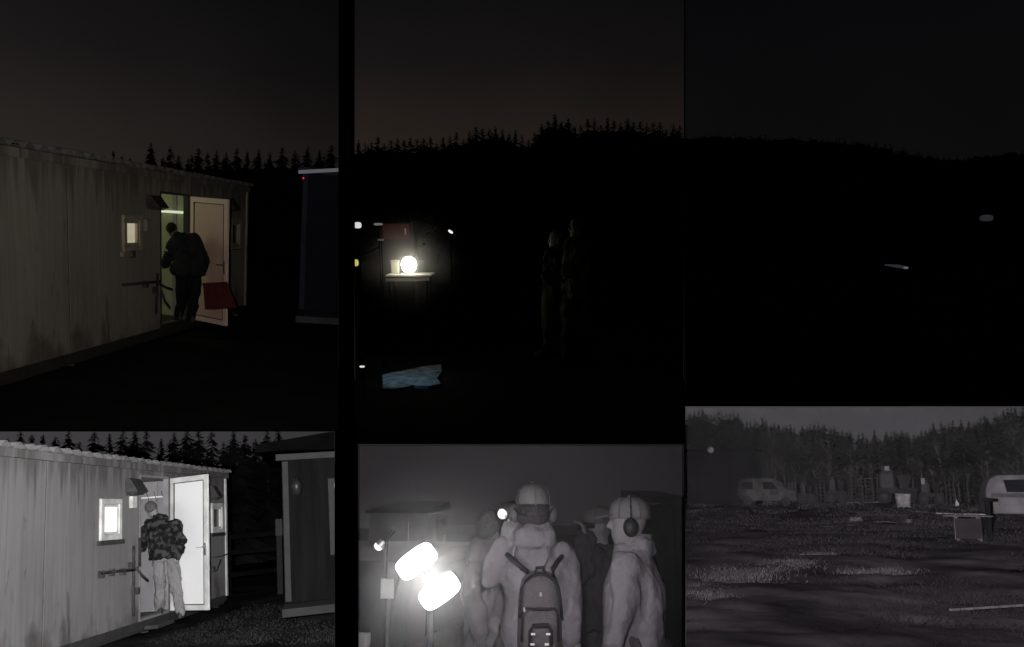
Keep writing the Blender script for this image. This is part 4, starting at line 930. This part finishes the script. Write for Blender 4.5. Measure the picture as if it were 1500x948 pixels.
def glint(u, v, w, h, y, col, s, label, nm='small_lamp', tilt=0):
    p = B2.at(u, v, y); t = thing(B2, nm, label, 'lamp', p)
    sx, sz = w*y/FPX, h*y/FPX
    d = Vector((math.cos(tilt), 0, math.sin(tilt))); e = Vector((-math.sin(tilt), 0, math.cos(tilt)))
    part('lens', MB().loft([(p+Vector((0,-.012,0)), d*sx*.5, e*sz*.5), (p, d*sx*.55, e*sz*.55)], 14, 3), emit('glint_'+str(u), col, s), t)
    part('housing', MB().loft([(p+Vector((0,.001,0)), d*sx*.62, e*sz*.62), (p+Vector((0,.05,0)), d*sx*.5, e*sz*.5)], 14, 3), blackp, t)
    z = p.z-sz*.5; part('pole', MB().tube([(p.x, p.y+.03, z), (p.x, p.y+.03, B2.gz)], .005, 6), black, t)
glint(524, 330, 10, 8, 8, (.85,.9,.85), .75, 'white rectangular lamp at the left edge of the upper middle view')
glint(554, 328.5, 12, 3, 8.5, (.5,.5,.45), .25, 'thin dim lamp bar at the upper left of the red cabinet')
glint(558, 351.5, 9, 2.5, 8.2, (.4,.38,.34), .18, 'very dim lamp bar beside the red cabinet')
glint(521.5, 385, 6, 9, 8, (.75,.68,.2), .7, 'small yellow lamp at the left edge, level with the table')
glint(660, 339.5, 7, 3.2, 9, (.95,.95,.95), .9, 'tiny slanted white lamp right of the red cabinet', tilt=-.6)
glint(530.5, 537, 7, 2.5, 6.6, (1,.95,.95), .8, 'tiny white ground lamp above left of the blue-lit snow patch')
# snow patch lit by an added cold spot with no seen source
pts = [(560,549),(572,546),(586,544),(600,541),(618,537),(634,535),(646,534),(647,545),(640,553),(646,562),(628,566),(606,564),(588,568),(572,571),(561,569)]
mb = MB(); cc = B2.ground(600, 553, B2.gz+.07); ring = [B2.ground(u, v, B2.gz+.045) for u, v in pts]; r2 = [p-Vector((0,0,.06)) for p in ring]
n = len(ring); mid = [cc.lerp(p, .6)+Vector((0,0,.02*random.random())) for p in ring]
mb.add([cc]+mid+ring+r2, [(0, 1+i, 1+(i+1)%n) for i in range(n)]+[(1+i, 1+n+i, 1+n+(i+1)%n, 1+(i+1)%n) for i in range(n)]+[(1+n+i, 1+2*n+i, 1+2*n+(i+1)%n, 1+n+(i+1)%n) for i in range(n)])
solo(B2, 'snow_patch', mb, mat('old_snow', (.42,.52,.60), .8, .55, 9, .6, 20), 'ragged patch of old snow lit blue on the dark ground', 'snow patch', cc, smooth=False)
p = B2.at(600, 470, 7.4); l = spot(B2, 'cold_fill_light', 600, 500, 6.2, 600, 540, 7, 60, .8, (.55,.8,1))
l.location = B2.M @ (cc+Vector((-.15,-.35,.75))); l.rotation_euler = ((B2.M @ cc)-l.location).to_track_quat('-Z','Y').to_euler(); l.data.spot_size = R(70); l.data.energy = 2.6
hl = thing(B2, 'added_torch', 'small unlit-looking torch head hanging over the snow patch', 'torch', cc+Vector((-.15,-.33,.80)))  # torch added as a source for the cold spot
c = cc+Vector((-.15,-.33,.80)); part('torch_head', MB().tube([c, c+Vector((0,.0,.07))], [.022,.015], 10), blackp, hl); part('post', MB().tube([c+Vector((0,0,.07)), c+Vector((-.45,0,.09)), Vector((c.x-.45, c.y, B2.gz))], .009, 6), blackp, hl)
gl2 = B2.ground(602, 564, B2.gz+.05)
solo(B2, 'ice_chip', MB().ball(gl2, (.022,.02,.012), 8, 5), mat('ice', (.8,.9,1), .1), 'bright chip of ice on the lower edge of the snow patch', 'ice', gl2)
glow_volume(B2, q2(600, 389, .0), .85, 1.0)
# two dim figures at the right of the upper middle view
oc = mat('olive_cloth', (.10,.10,.075), .9, .3, 6, .3, 14, spec=.05); bc = mat('night_cloth', (.03,.03,.033), .9, .3, 6)
y = 9.0
J = full(B2, y, dict(head=(846,334,0), neck=(847,349,0), shL=(838,359,-.1), shR=(856,359,.1), elL=(834,385,-.1), wrL=(830,402,-.2), elR=(858,388,.1), wrR=(850,410,.0), pelvis=(847,412,0)))
H1, P, f, up, shr, bf = person(B2, y, J, dict(label='dim standing figure in olive clothes at the right of the upper middle view, facing left', face=(-1,-.2,0), body=(-1,-.1,0), skin=mat('skin_night2', (.35,.32,.3), .6), jacket=oc, trousers=oc, seed=31, hem=.2))
J = full(B2, y+.5, dict(head=(815,352,0), neck=(816,365,0), shL=(808,374,-.1), shR=(824,374,.1), elL=(804,396,-.1), wrL=(800,412,-.2), elR=(826,398,.1), wrR=(820,418,.0), pelvis=(817,420,0)))
H2, P, f, up, shr, bf = person(B2, y+.5, J, dict(label='shorter dim figure left of the olive-clothed figure, upper middle view', face=(-1,-.2,0), body=(-1,-.1,0), skin=mat('skin_night2', (.35,.32,.3)), jacket=bc, trousers=oc, seed=33, hem=.2))
p = B2.at(700, 380, 7); l = spot(B2, 'group_fill_light', 740, 380, 7.6, 840, 400, .5, 50, 1, (1,.96,.8)); l.rotation_euler = ((B2.M @ B2.at(835, 400, 9))-l.location).to_track_quat('-Z','Y').to_euler()  # added spot on the figures, no such source seen

# ---------------------------------------------------------------- upper right view: nearly black
prof3 = [(1004,196),(1060,196),(1130,199),(1180,201),(1240,204),(1290,212),(1340,224),(1380,229),(1420,229),(1460,223),(1500,219),(1700,214)]
hill(B3, dense([(995,197)]+prof3[1:], 5))
wood(B3, 'far_wood', ranks(B3, [1012+i*5.5 for i in range(115)], 60, 72, lambda u: pv(prof3, u)+random.uniform(-1, 4)))
wood(B3, 'far_wood', ranks(B3, [1014+i*7 for i in range(85)], 78, 90, lambda u: pv(prof3, u)+random.uniform(2, 7)))
def lamp3(u, v, w, h, y, col, s, label, nm):
    p = B3.at(u, v, y); sx, sz = w*y/FPX, h*y/FPX; t = thing(B3, nm, label, 'lamp', (p.x, p.y, B3.gz))
    part('lens', MB().loft([(p-Vector((0,.1,0)), (sx*.4,0,0), (0,0,sz*.4)), (p, (sx*.5,0,0), (0,0,sz*.5))], 14, 2.5), emit(nm+'_glow', col, s, .6, 1.2), t)
    part('housing', MB().loft([(p+Vector((0,.01,0)), (sx*.55,0,0), (0,0,sz*.55)), (p+Vector((0,.3,0)), (sx*.4,0,0), (0,0,sz*.4))], 14, 2.5), blackp, t)
    part('pole', MB().tube([(p.x, p.y+.15, p.z-sz*.4), (p.x, p.y+.15, B3.gz)], .06, 6), blackp, t)
lamp3(1445, 319.5, 15, 8, 40, (.07,.075,.085), .38, 'faint grey lamp high on a pole at the far right of the upper right view', 'pole_lamp')
p = B3.at(1312, 391, 22); t = thing(B3, 'torch_beam', 'faint slim tube lamp low in the middle of the upper right view', 'lamp', (p.x, p.y, B3.gz))
part('tube', MB().tube([B3.at(1296, 388, 22), B3.at(1315, 390, 22), B3.at(1329, 392.5, 22)], [.015,.04,.035], 8), emit('faint_beam', (.05,.054,.07), .45), t)  # beam of light drawn as a glowing tube
part('tip', MB().ball(B3.at(1327, 392.4, 21.9), (.06,.04,.03), 8, 6), emit('faint_tip', (.13,.13,.15), .8), t)
part('stake', MB().tube([B3.at(1315, 391, 22.05), (p.x, p.y+.05, B3.gz)], .02, 6), blackp, t)

# ---------------------------------------------------------------- lower right view: rough field, machines and wood
prof6 = [(1004,598),(1030,600),(1060,600),(1085,607),(1110,612),(1140,618),(1165,622),(1190,625),(1215,618),(1230,628),(1255,632),(1275,636),(1300,632),(1330,626),(1355,630),(1375,620),(1400,618),(1430,620),(1450,610),(1475,604),(1500,598),(1700,598)]
for i in range(95):
    u = 1010+i*5.9; y = random.uniform(84, 92); v = pv(prof6, u)+random.uniform(-5, 8); k = i % 4 if i % 7 else 4+i % 2
    tree(B6, u, y, tree_h(B6, u, v, y), 'dim bare tree in the front rank of the wood behind the rough field' if k > 3 else 'dim spruce in the front rank of the wood behind the rough field', 'bare trees in the front rank' if k > 3 else 'spruces in the front rank of the wood', k, 1.0 if k > 3 else random.uniform(1.0, 1.5))
hill(B6, dense([(995,600)]+prof6[1:], 28))
wood(B6, 'far_wood', ranks(B6, [1010+i*5 for i in range(110)], 97, 107, lambda u: pv(prof6, u)+random.uniform(1, 12)))
for i in range(34):
    u = 1020+i*15+random.uniform(-6, 6); y = random.uniform(76, 82); tree(B6, u, y, tree_h(B6, u, random.uniform(645, 680), y), 'small bare bush-like tree at the foot of the wood', 'small bare trees at the foot of the wood', 4+i % 2, 1.3)
G = lambda u, v: B6.ground(u, v)
# dark hut with rounded dark heap at left
a = G(1050, 742); yb = a.y
shed(B6, 1008, 1108, 660, yb+4, mat('black_shed_board', (.004,.0035,.004), .9, .2), 'long black shed at the left edge of the rough field', 5)
c = B6.at(1041, 659, yb+3.6); t = thing(B6, 'yard_lamp', 'dull pale round lamp on the roof edge of the long black shed', 'lamp', c)
part('shade', MB().ball(c, (.26,.2,.26), 12, 8), mat('dull_lamp_glass', (.22,.22,.22)), t); part('stem', MB().tube([c, c-Vector((0,0,.5))], .04, 6), blackp, t)
# pale arch (loader tyre guard)
c = G(1021, 735); t = thing(B6, 'tractor', 'old tractor at the left edge with a pale arched mudguard over its dark wheel', 'tractor', c)
y = c.y; sc_ = y/FPX
cc = B6.at(1021, 728, y); arc = [cc+Vector((math.cos(a)*10.5*sc_, 0, math.sin(a)*11*sc_)) for a in [R(10+160*i/10) for i in range(11)]]
part('mudguard', MB().rings([[p+Vector((0,dy,0))+Vector((p.x-cc.x,0,p.z-cc.z))*k for p in arc] for dy, k in ((-.2,0),(-.2,.3),(.25,.3),(.25,0),(-.2,0))], False, False), mat('pale_enamel', (.20,.19,.20), .5, .2), t)
for k, (du, rr) in enumerate(((0, 9.5), (22, 6))):
    w0 = B6.at(1021+du, 731, y); r = rr*sc_; r_ = part('wheel', MB().tube([w0+Vector((0,-.17,0)), w0+Vector((0,.17,0))], r, 20), mat('tyre_rubber', (.015,)*3), t); part('hub', MB().tube([w0+Vector((0,-.2,0)), w0+Vector((0,-.16,0))], r*.45, 12), mat('rim_metal', (.3,)*3), r_)
part('bonnet', MB().box(B6.at(1036, 722, y+.1), (.9,.5,.42)), mat('dark_enamel', (.05,.045,.05), .5), t, bevel=.04)
part('chassis', MB().box(B6.at(1032, 729, y+.1), (1.3,.3,.18)), mat('dark_enamel', (.05,.045,.05)), t)
# van covered in camouflage net
van = [(-1.9,.35),(-2.0,.8),(-1.95,1.5),(-1.8,1.85),(-1.3,1.98),(.4,1.95),(1.0,1.75),(1.45,1.2),(2.0,1.05),(2.1,.4)]
c = G(1124, 741); vm = mat('mottled_van_paint', (.010,.010,.010), .8, .3, 1.6, .4, 8, col2=(.085,.085,.083), det=10)
s_ = (1164-1086)*c.y/FPX/4.1
vehicle(B6, c, .06, 'old_van', 'old mottled grey van parked at the left of the rough field', 'van', [(x*s_, z*s_) for x, z in van], 1.8*s_, (-1.3*s_, 1.3*s_), [[(x*s_, z*s_) for x, z in w] for w in ([(-1.6,1.2),(-1.55,1.65),(-.9,1.7),(-.9,1.2)],[(-.2,1.2),(-.2,1.7),(.45,1.7),(.75,1.2)])], vm, wr=.34*s_)
# white caravan at right edge
c = G(1487, 764); s_ = (762-694)*c.y/FPX/2.4*.84; c.x = B6.at(1441, 750, c.y).x+2.2*s_-.35
cv = [(-2.1,.4),(-2.2,.9),(-2.15,1.7),(-1.95,2.15),(-1.6,2.36),(1.6,2.4),(2.1,2.2),(2.2,.4)]
wm = mat('caravan_white', (.17,.16,.17), .7, .35, 1.6, .3, 6)
cb_ = vehicle(B6, c+Vector((.35,0,0)), 0, 'caravan', 'pale caravan cut by the right edge of the rough field view', 'caravan', [(x*s_, z*s_) for x, z in cv], 2.1*s_, (.2*s_,), [[(-1.25*s_,1.5*s_),(-1.35*s_,2.1*s_),(-.1*s_,2.14*s_),(-.1*s_,1.5*s_)], [(.1*s_,1.5*s_),(.1*s_,2.14*s_),(1.4*s_,2.12*s_),(1.4*s_,1.5*s_)]], wm, wr=.3*s_)
part('belt_strip', MB().box(c+Vector((.35,-1.09*s_,1.33*s_)), (3.9*s_,.05,.2*s_)), mat('dark_enamel', (.05,)*3), cb_)
# post with a cross arm
c = G(1451, 792); t = thing(B6, 'gate_post', 'black gate post with a short arm in front of the pale caravan', 'post', c)
z = B6.at(1451, 729, c.y).z; part('post', MB().box((c.x, c.y, (z+B6.gz)/2-.05), (.12,.12,z-B6.gz+.1)), mat('black_timber', (.008,)*3, .9), t)
q = B6.at(1444, 730, c.y); part('arm', MB().box((q.x+.05, q.y-.07, z-.06), (.34,.04,.09)), mat('black_timber', (.008,)*3), t)
# wide pale crate/tub left of the post
a, b = G(1398, 792), G(1440, 792); zt = B6.at(1420, 756, a.y).z; t = thing(B6, 'plank_table', 'low plank-topped table left of the black gate post', 'table', (a+b)/2)
for i in range(3): part('plank', MB().box(((a.x+b.x)/2, a.y+.2*i, zt), (b.x-a.x+.5, .18, .035)), mat('weathered_plank', (.16,.14,.15), .9, .3, 4), t)
for x in (a.x+.1, b.x-.1):
    for dy in (0, .4): part('leg', MB().box((x, a.y+dy, (zt+B6.gz)/2-.02), (.07,.07,zt-B6.gz-.03)), mat('weathered_plank', (.16,.14,.15)), t)
part('side_board', MB().box(((a.x+b.x)/2, a.y-.03, (zt+B6.gz)/2), (b.x-a.x-.1, .02, (zt-B6.gz)*.8)), mat('dull_board', (.038,.033,.036), .9), t)
# white container, pallets and machinery
def at6(u, v, y): return B6.at(u, v, y)
c = G(1324, 745); y = c.y; k = y/FPX; t = thing(B6, 'white_tub', 'square white tub standing alone in the middle of the rough field', 'tub', c)
x0, x1 = at6(1313, 745, y).x, at6(1336, 745, y).x; z0, z1 = B6.gz, at6(1324, 724, y).z
part('tub', MB().loft([((x0/2+x1/2, y+.5, z0+.1), ((x1-x0)*.46,0,0), (0,.45,0)), ((x0/2+x1/2, y+.5, z1), ((x1-x0)*.5,0,0), (0,.5,0))], 24, 5), mat('white_polythene', (.26,.245,.25), .6, .4, 3), t, smooth=True)
part('rim', MB().loft([((x0/2+x1/2, y+.5, z1-.05), ((x1-x0)*.53,0,0), (0,.53,0)), ((x0/2+x1/2, y+.5, z1+.02), ((x1-x0)*.53,0,0), (0,.53,0))], 24, 5), mat('white_polythene', (.62,.60,.61)), t)
for xx in (x0+.1, (x0+x1)/2, x1-.1): part('skid', MB().box((xx, y+.5, z0+.05), (.1,.9,.1)), mat('weathered_plank', (.16,)*3), t)
part('back_frame', MB().tube([(x0+.25,y+1.1,z0),(x0+.25,y+1.1,z1+.32),(x1+.02,y+1.1,z1+.34),(x1+.02,y+1.1,z0)], .03, 6), blackp, t)
dm = mat('dark_machinery', (.010,.009,.010), .7, .4, 3); gm = mat('grey_machinery', (.020,.018,.019), .6, .4, 3)
def stack(u0, u1, vt, vb, label, m, slats=5, y=None):
    a = G(u0, vb); y = a.y; x0 = a.x; x1 = at6(u1, vb, y).x; z1 = at6(u0, vt, y).z; t = thing(B6, 'pallet_stack', label, 'pallet stack', ((x0+x1)/2, y, B6.gz)); n = slats; dz = (z1-B6.gz)/n
    for i in range(n):
        part('deck', MB().box(((x0+x1)/2+random.uniform(-.05,.05), y+.5, B6.gz+dz*(i+.8)), (x1-x0, 1.0, dz*.28), random.uniform(-.04,.04)), m, t)
        for q in (.1, .5, .9): part('block', MB().box((x0+(x1-x0)*q, y+.5, B6.gz+dz*(i+.33)), (.14, .9, dz*.62)), m, t)
stack(1243, 1256, 690, 736, 'tall narrow stack of dark pallets left of the machine frame', dm, 9)
stack(1258, 1281, 700, 736, 'broad stack of dark pallets beside the machine frame', dm, 7)
stack(1196, 1210, 698, 735, 'leaning-looking dark pallet stack at the left of the machine row', dm, 7)
stack(1412, 1430, 694, 736, 'black pallet stack left of the pale caravan', mat('black_timber', (.008,)*3), 8)
stack(1155, 1167, 706, 736, 'small grey pallet stack just right of the old van', gm, 5)
def machine(u0, u1, vt, vb, label, seed):
    rd = random.Random(seed); a = G(u0, vb); y = a.y; x0 = a.x; x1 = at6(u1, vb, y).x; z1 = at6(u0, vt, y).z; W, Hh = x1-x0, z1-B6.gz
    t = thing(B6, 'field_machine', label, 'machine', ((x0+x1)/2, y, B6.gz))
    part('chassis', MB().box((x0+W/2, y+.6, B6.gz+Hh*.32), (W, 1.2, Hh*.14)), dm, t, bevel=.02)
    part('cab', MB().loft([((x0+W*.3, y+.6, B6.gz+Hh*.38), (W*.24,0,0), (0,.5,0)), ((x0+W*.3, y+.6, B6.gz+Hh*.75), (W*.22,0,0), (0,.46,0)), ((x0+W*.32, y+.6, B6.gz+Hh*.85), (W*.17,0,0), (0,.38,0))], 16, 4), gm, t)
    part('hopper', MB().loft([((x0+W*.72, y+.6, B6.gz+Hh*.38), (W*.10,0,0), (0,.3,0)), ((x0+W*.72, y+.6, B6.gz+Hh*.72), (W*.24,0,0), (0,.55,0))], 16, 5), dm, t)
    for q in (.2, .8): wl = part('wheel', MB().tube([(x0+W*q, y-.05, B6.gz+Hh*.17), (x0+W*q, y+.2, B6.gz+Hh*.17)], Hh*.19, 18), mat('tyre_rubber', (.015,)*3), t); part('hub', MB().tube([(x0+W*q, y-.08, B6.gz+Hh*.17), (x0+W*q, y-.04, B6.gz+Hh*.17)], Hh*.08, 12), gm, wl)
    part('boom', MB().tube([(x0+W*.4, y+.5, B6.gz+Hh*.6), (x0+W*.65, y+.4, B6.gz+Hh), (x0+W*1.0, y+.4, B6.gz+Hh*.82), (x0+W*1.05, y+.4, B6.gz+Hh*.5)], [.09,.07,.06,.05], 6), dm, t)
    part('disc', MB().tube([(x0+W*.98, y+.3, B6.gz+Hh*.9), (x0+W*.98, y+.42, B6.gz+Hh*.9)], Hh*.12, 18), mat('black_timber', (.008,)*3), t)
    part('exhaust', MB().tube([(x0+W*.15, y+.5, B6.gz+Hh*.7), (x0+W*.15, y+.5, B6.gz+Hh*1.02)], .05, 8), gm, t)
machine(1284, 1345, 680, 737, 'tall dark machine with a raised boom behind the white tub', 3)
machine(1346, 1384, 697, 738, 'lower dark machine right of the white tub', 4)
stack(1386, 1400, 702, 737, 'low dark pallet stack between the lower machine and the tall black stack', dm, 5)
machine(1170, 1194, 700, 737, 'smallest dark machine just right of the small grey pallet stack', 8)
stack(1226, 1236, 700, 734, 'slim dark pallet stack in front of the small machine', mat('black_timber', (.008,)*3), 6)
machine(1212, 1240, 692, 736, 'small dark machine between the pallet stacks', 5)
for u, v, w, h, label in ((1299, 686, 6, 6, 'small pale plate on top of the tall machine'), (1352, 705, 5, 8, 'small pale plate on the lower machine')):
    p = at6(u, v, 42.5); kk = 42.5/FPX; t = solo(B6, 'metal_plate', MB().box(p, (w*kk, .04, h*kk), .3), mat('pale_enamel', (.40,)*3), label, 'plate', p, bevel=.01)
mist(B6, 1007, 598, 1560, 1200, 2.2, 72, .0009)
# planks and litter on the ground
def plank(u0, v0, u1, v1, label, th=.0, wd=.2, m=None):
    a, b = G(u0, v0), G(u1, v1); d = (b-a).normalized(); s = Vector((-d.y, d.x, 0))*wd/2; z = Vector((0,0,.05+th)); z0 = Vector((0,0,.0))
    solo(B6, 'plank', MB().hexa([a-s+z0, b-s+z0, b+s+z0, a+s+z0, a-s+z, b-s+z, b+s+z, a+s+z]), m or mat('bleached_plank', (.30,.28,.29), .8, .25, 4), label, 'plank', a)
plank(1242, 736.5, 1300, 736, 'long thin pale plank lying at the foot of the machines', wd=.35)
plank(1203, 773, 1262, 771, 'long pale plank lying on the field left of the white sheet', wd=.22)
plank(1392, 895, 1500, 888, 'long pale lath lying in the near right of the field', -.02, .035)
plank(1372, 753, 1446, 755, 'pale plank lying left of the black gate post', .02, .2)
plank(1170, 737, 1200, 736, 'short pale plank lying right of the old van', wd=.3)
def sheet(u, v, w, h, m, label, seed, nm='crumpled_sheet', cat='sheet', amp=.1):
    c = G(u, v); k = c.y/FPX; mb = MB(); rings = []
    for j in range(9):
        r = j/8; ring = []
        for i in range(26):
            a = i*2*math.pi/26; rr = r*(1+.3*noise.noise(Vector((math.cos(a)*1.5, math.sin(a)*1.5, seed))))
            x, y = math.cos(a)*w*k*.5*rr, math.sin(a)*w*k*.5*rr*.8
            ring.append(c+Vector((x, y, .02+(1-r*r)*h*k*(.45+1.3*abs(noise.noise(Vector((x*3, y*3, seed+.5))))+.6*noise.noise(Vector((x*9, y*9, seed)))))))
        rings.append(ring)
    rings.append([Vector((p.x, p.y, B6.gz-.12)) for p in rings[-1]]); mb.rings(rings, cap=False)
    solo(B6, nm, mb, m, label, cat, c)
ws = mat('white_tarpaulin', (.55,.53,.55), .6, .2, 6, .3, 10)
sheet(1298, 767, 32, 2.0, ws, 'crumpled white sheet lying in the middle of the field', 1)
sheet(1254, 763, 17, 5, mat('grey_tarpaulin', (.22,.21,.22), .7, .3, 5), 'small pale heap with a dark underside left of the white sheet', 2)
sheet(1330, 765, 10, 4, mat('grey_tarpaulin', (.22,)*3), 'small dull heap right of the white sheet', 3)
sheet(1402, 742, 5, 9, ws, 'tiny upright white bag beyond the plank table', 4, 'white_bag', 'bag')
sheet(1348, 752, 22, 3, mat('grey_tarpaulin', (.22,)*3), 'flat grey sheet right below the white tub', 5)
sheet(1198, 815, 16, 1.6, ws, 'bright crumpled scrap at the end of the pale grass strip', 6, amp=.05)
dkm = mat('wet_black_soil', (.008,.008,.008), .9, .2)
# tufts of dry pale grass
rd = random.Random(5); mb = MB()
for _ in range(11000):
    t0 = rd.random(); cl = rd.choice(((1180,818,34,7),(1150,828,46,9),(1100,838,50,10),(1060,845,52,12),(1040,868,60,20),(1100,862,80,16),(1290,838,60,6),(1205,815,20,5)))
    u = cl[0]+rd.gauss(0, .5)*cl[2]; v = cl[1]+rd.gauss(0, .5)*cl[3]
    if v < 745 or u < 1008: continue
    p = G(u, v)+Vector((0,0,-.02)); a = rd.uniform(0, 6.28); h = rd.uniform(.02, .08); b = Vector((math.cos(a), math.sin(a), 0)); l = Vector((rd.uniform(-.6,.6), rd.uniform(-.6,.6), 1))*h
    mb.add([p-b*.004, p+b*.004, p+l*.6+b*.003, p+l+b*rd.uniform(-.02,.02)], [(0,1,2),(0,2,3)])
solo(B6, 'dry_grass', mb, mat('dry_grass_blades', (.17,.16,.17), .8, .3, 2), kind='stuff')
rd = random.Random(12); mb = MB(); k = 0          # short dead sward over the whole field, thin where the soil is bare
while k < 60000:
    y = 7.0*(75/7.0)**(rd.random()**.7); x = rd.uniform(-.55, .55)*y; p = Vector((x, y, B6.gz-.02))
    dn = noise.noise(Vector((x*.22, y*.10, 4)))+.5*noise.noise(Vector((x*.8, y*.35, 9)))
    if dn < rd.uniform(-.35, .15): continue
    k += 1; a = rd.uniform(0, 6.28); h = rd.uniform(.015, .05)*(1+y/20); wd = .0012+y*.0005; b = Vector((math.cos(a), math.sin(a)*.5, 0)); l = Vector((rd.uniform(-1,1), rd.uniform(-1,1), 1))*h
    mb.add([p-b*wd, p+b*wd, p+l*.6+b*wd*.8, p+l], [(0,1,2),(0,2,3)])
solo(B6, 'dead_sward', mb, mat('dead_sward_blades', (.046,.041,.045), .9, .4, .5), kind='stuff')
rd = random.Random(9); mb = MB()
for _ in range(12000):
    u = rd.uniform(215, 490); v = rd.uniform(885, 945); p = B4.ground(u, v)+Vector((0,0,-.02)); s, n = 0, (p-F4.B).dot(F4.n)
    if n < .5: continue
    a = rd.uniform(0, 6.28); h = rd.uniform(.015, .05); b = Vector((math.cos(a), math.sin(a), 0)); l = Vector((rd.uniform(-.6,.6), rd.uniform(-.6,.6), 1))*h
    mb.add([p-b*.002, p+b*.002, p+l*.6+b*.0015, p+l+b*rd.uniform(-.02,.02)], [(0,1,2),(0,2,3)])
solo(B4, 'short_grass', mb, mat('trodden_grass_blades', (.02,.019,.02), .9, .3, 2), kind='stuff')

# ---------------------------------------------------------------- trim everything that would run through a dividing wall
bpy.context.view_layer.update()
cut = 0
for B in (B1, B2, B3, B4, B5, B6):
    u0, v0, u1, v1 = B.rect
    pl = [Vector((1, -(u0-PX)/FPX, 0)), Vector((-1, (u1-PX)/FPX, 0)), Vector((0, (PY-v0)/FPX, -1)), Vector((0, -(PY-v1)/FPX, 1))]
    seen = {}
    for o in B.objs:
        M = o.matrix_world; bb = [M @ Vector(c) for c in o.bound_box]
        need = [n for n in pl if min(n.normalized().dot(p) for p in bb) < .004]
        if not need: continue
        if o.modifiers and o.modifiers[0].type == 'BEVEL': pass
        d = o.data.copy(); bm = bmesh.new(); bm.from_mesh(d); Mi = M.inverted()
        for n in need:
            n = n.normalized(); c = Mi @ (n*.004); nl = (M.to_3x3().transposed() @ n).normalized()
            bmesh.ops.bisect_plane(bm, geom=bm.verts[:]+bm.edges[:]+bm.faces[:], plane_co=c, plane_no=nl, clear_inner=True, dist=1e-5)
            if o.name.startswith('mist'): bmesh.ops.holes_fill(bm, edges=[e for e in bm.edges if e.is_boundary])
        if not bm.faces:
            bm.free(); bpy.data.meshes.remove(d); seen[o.name] = 1; continue
        bm.to_mesh(d); bm.free(); o.data = d; cut += 1
    for k in seen:
        o = bpy.data.objects[k]; print('outside its bay:', k)
        if not o.children: bpy.data.objects.remove(o)
print('trimmed', cut)
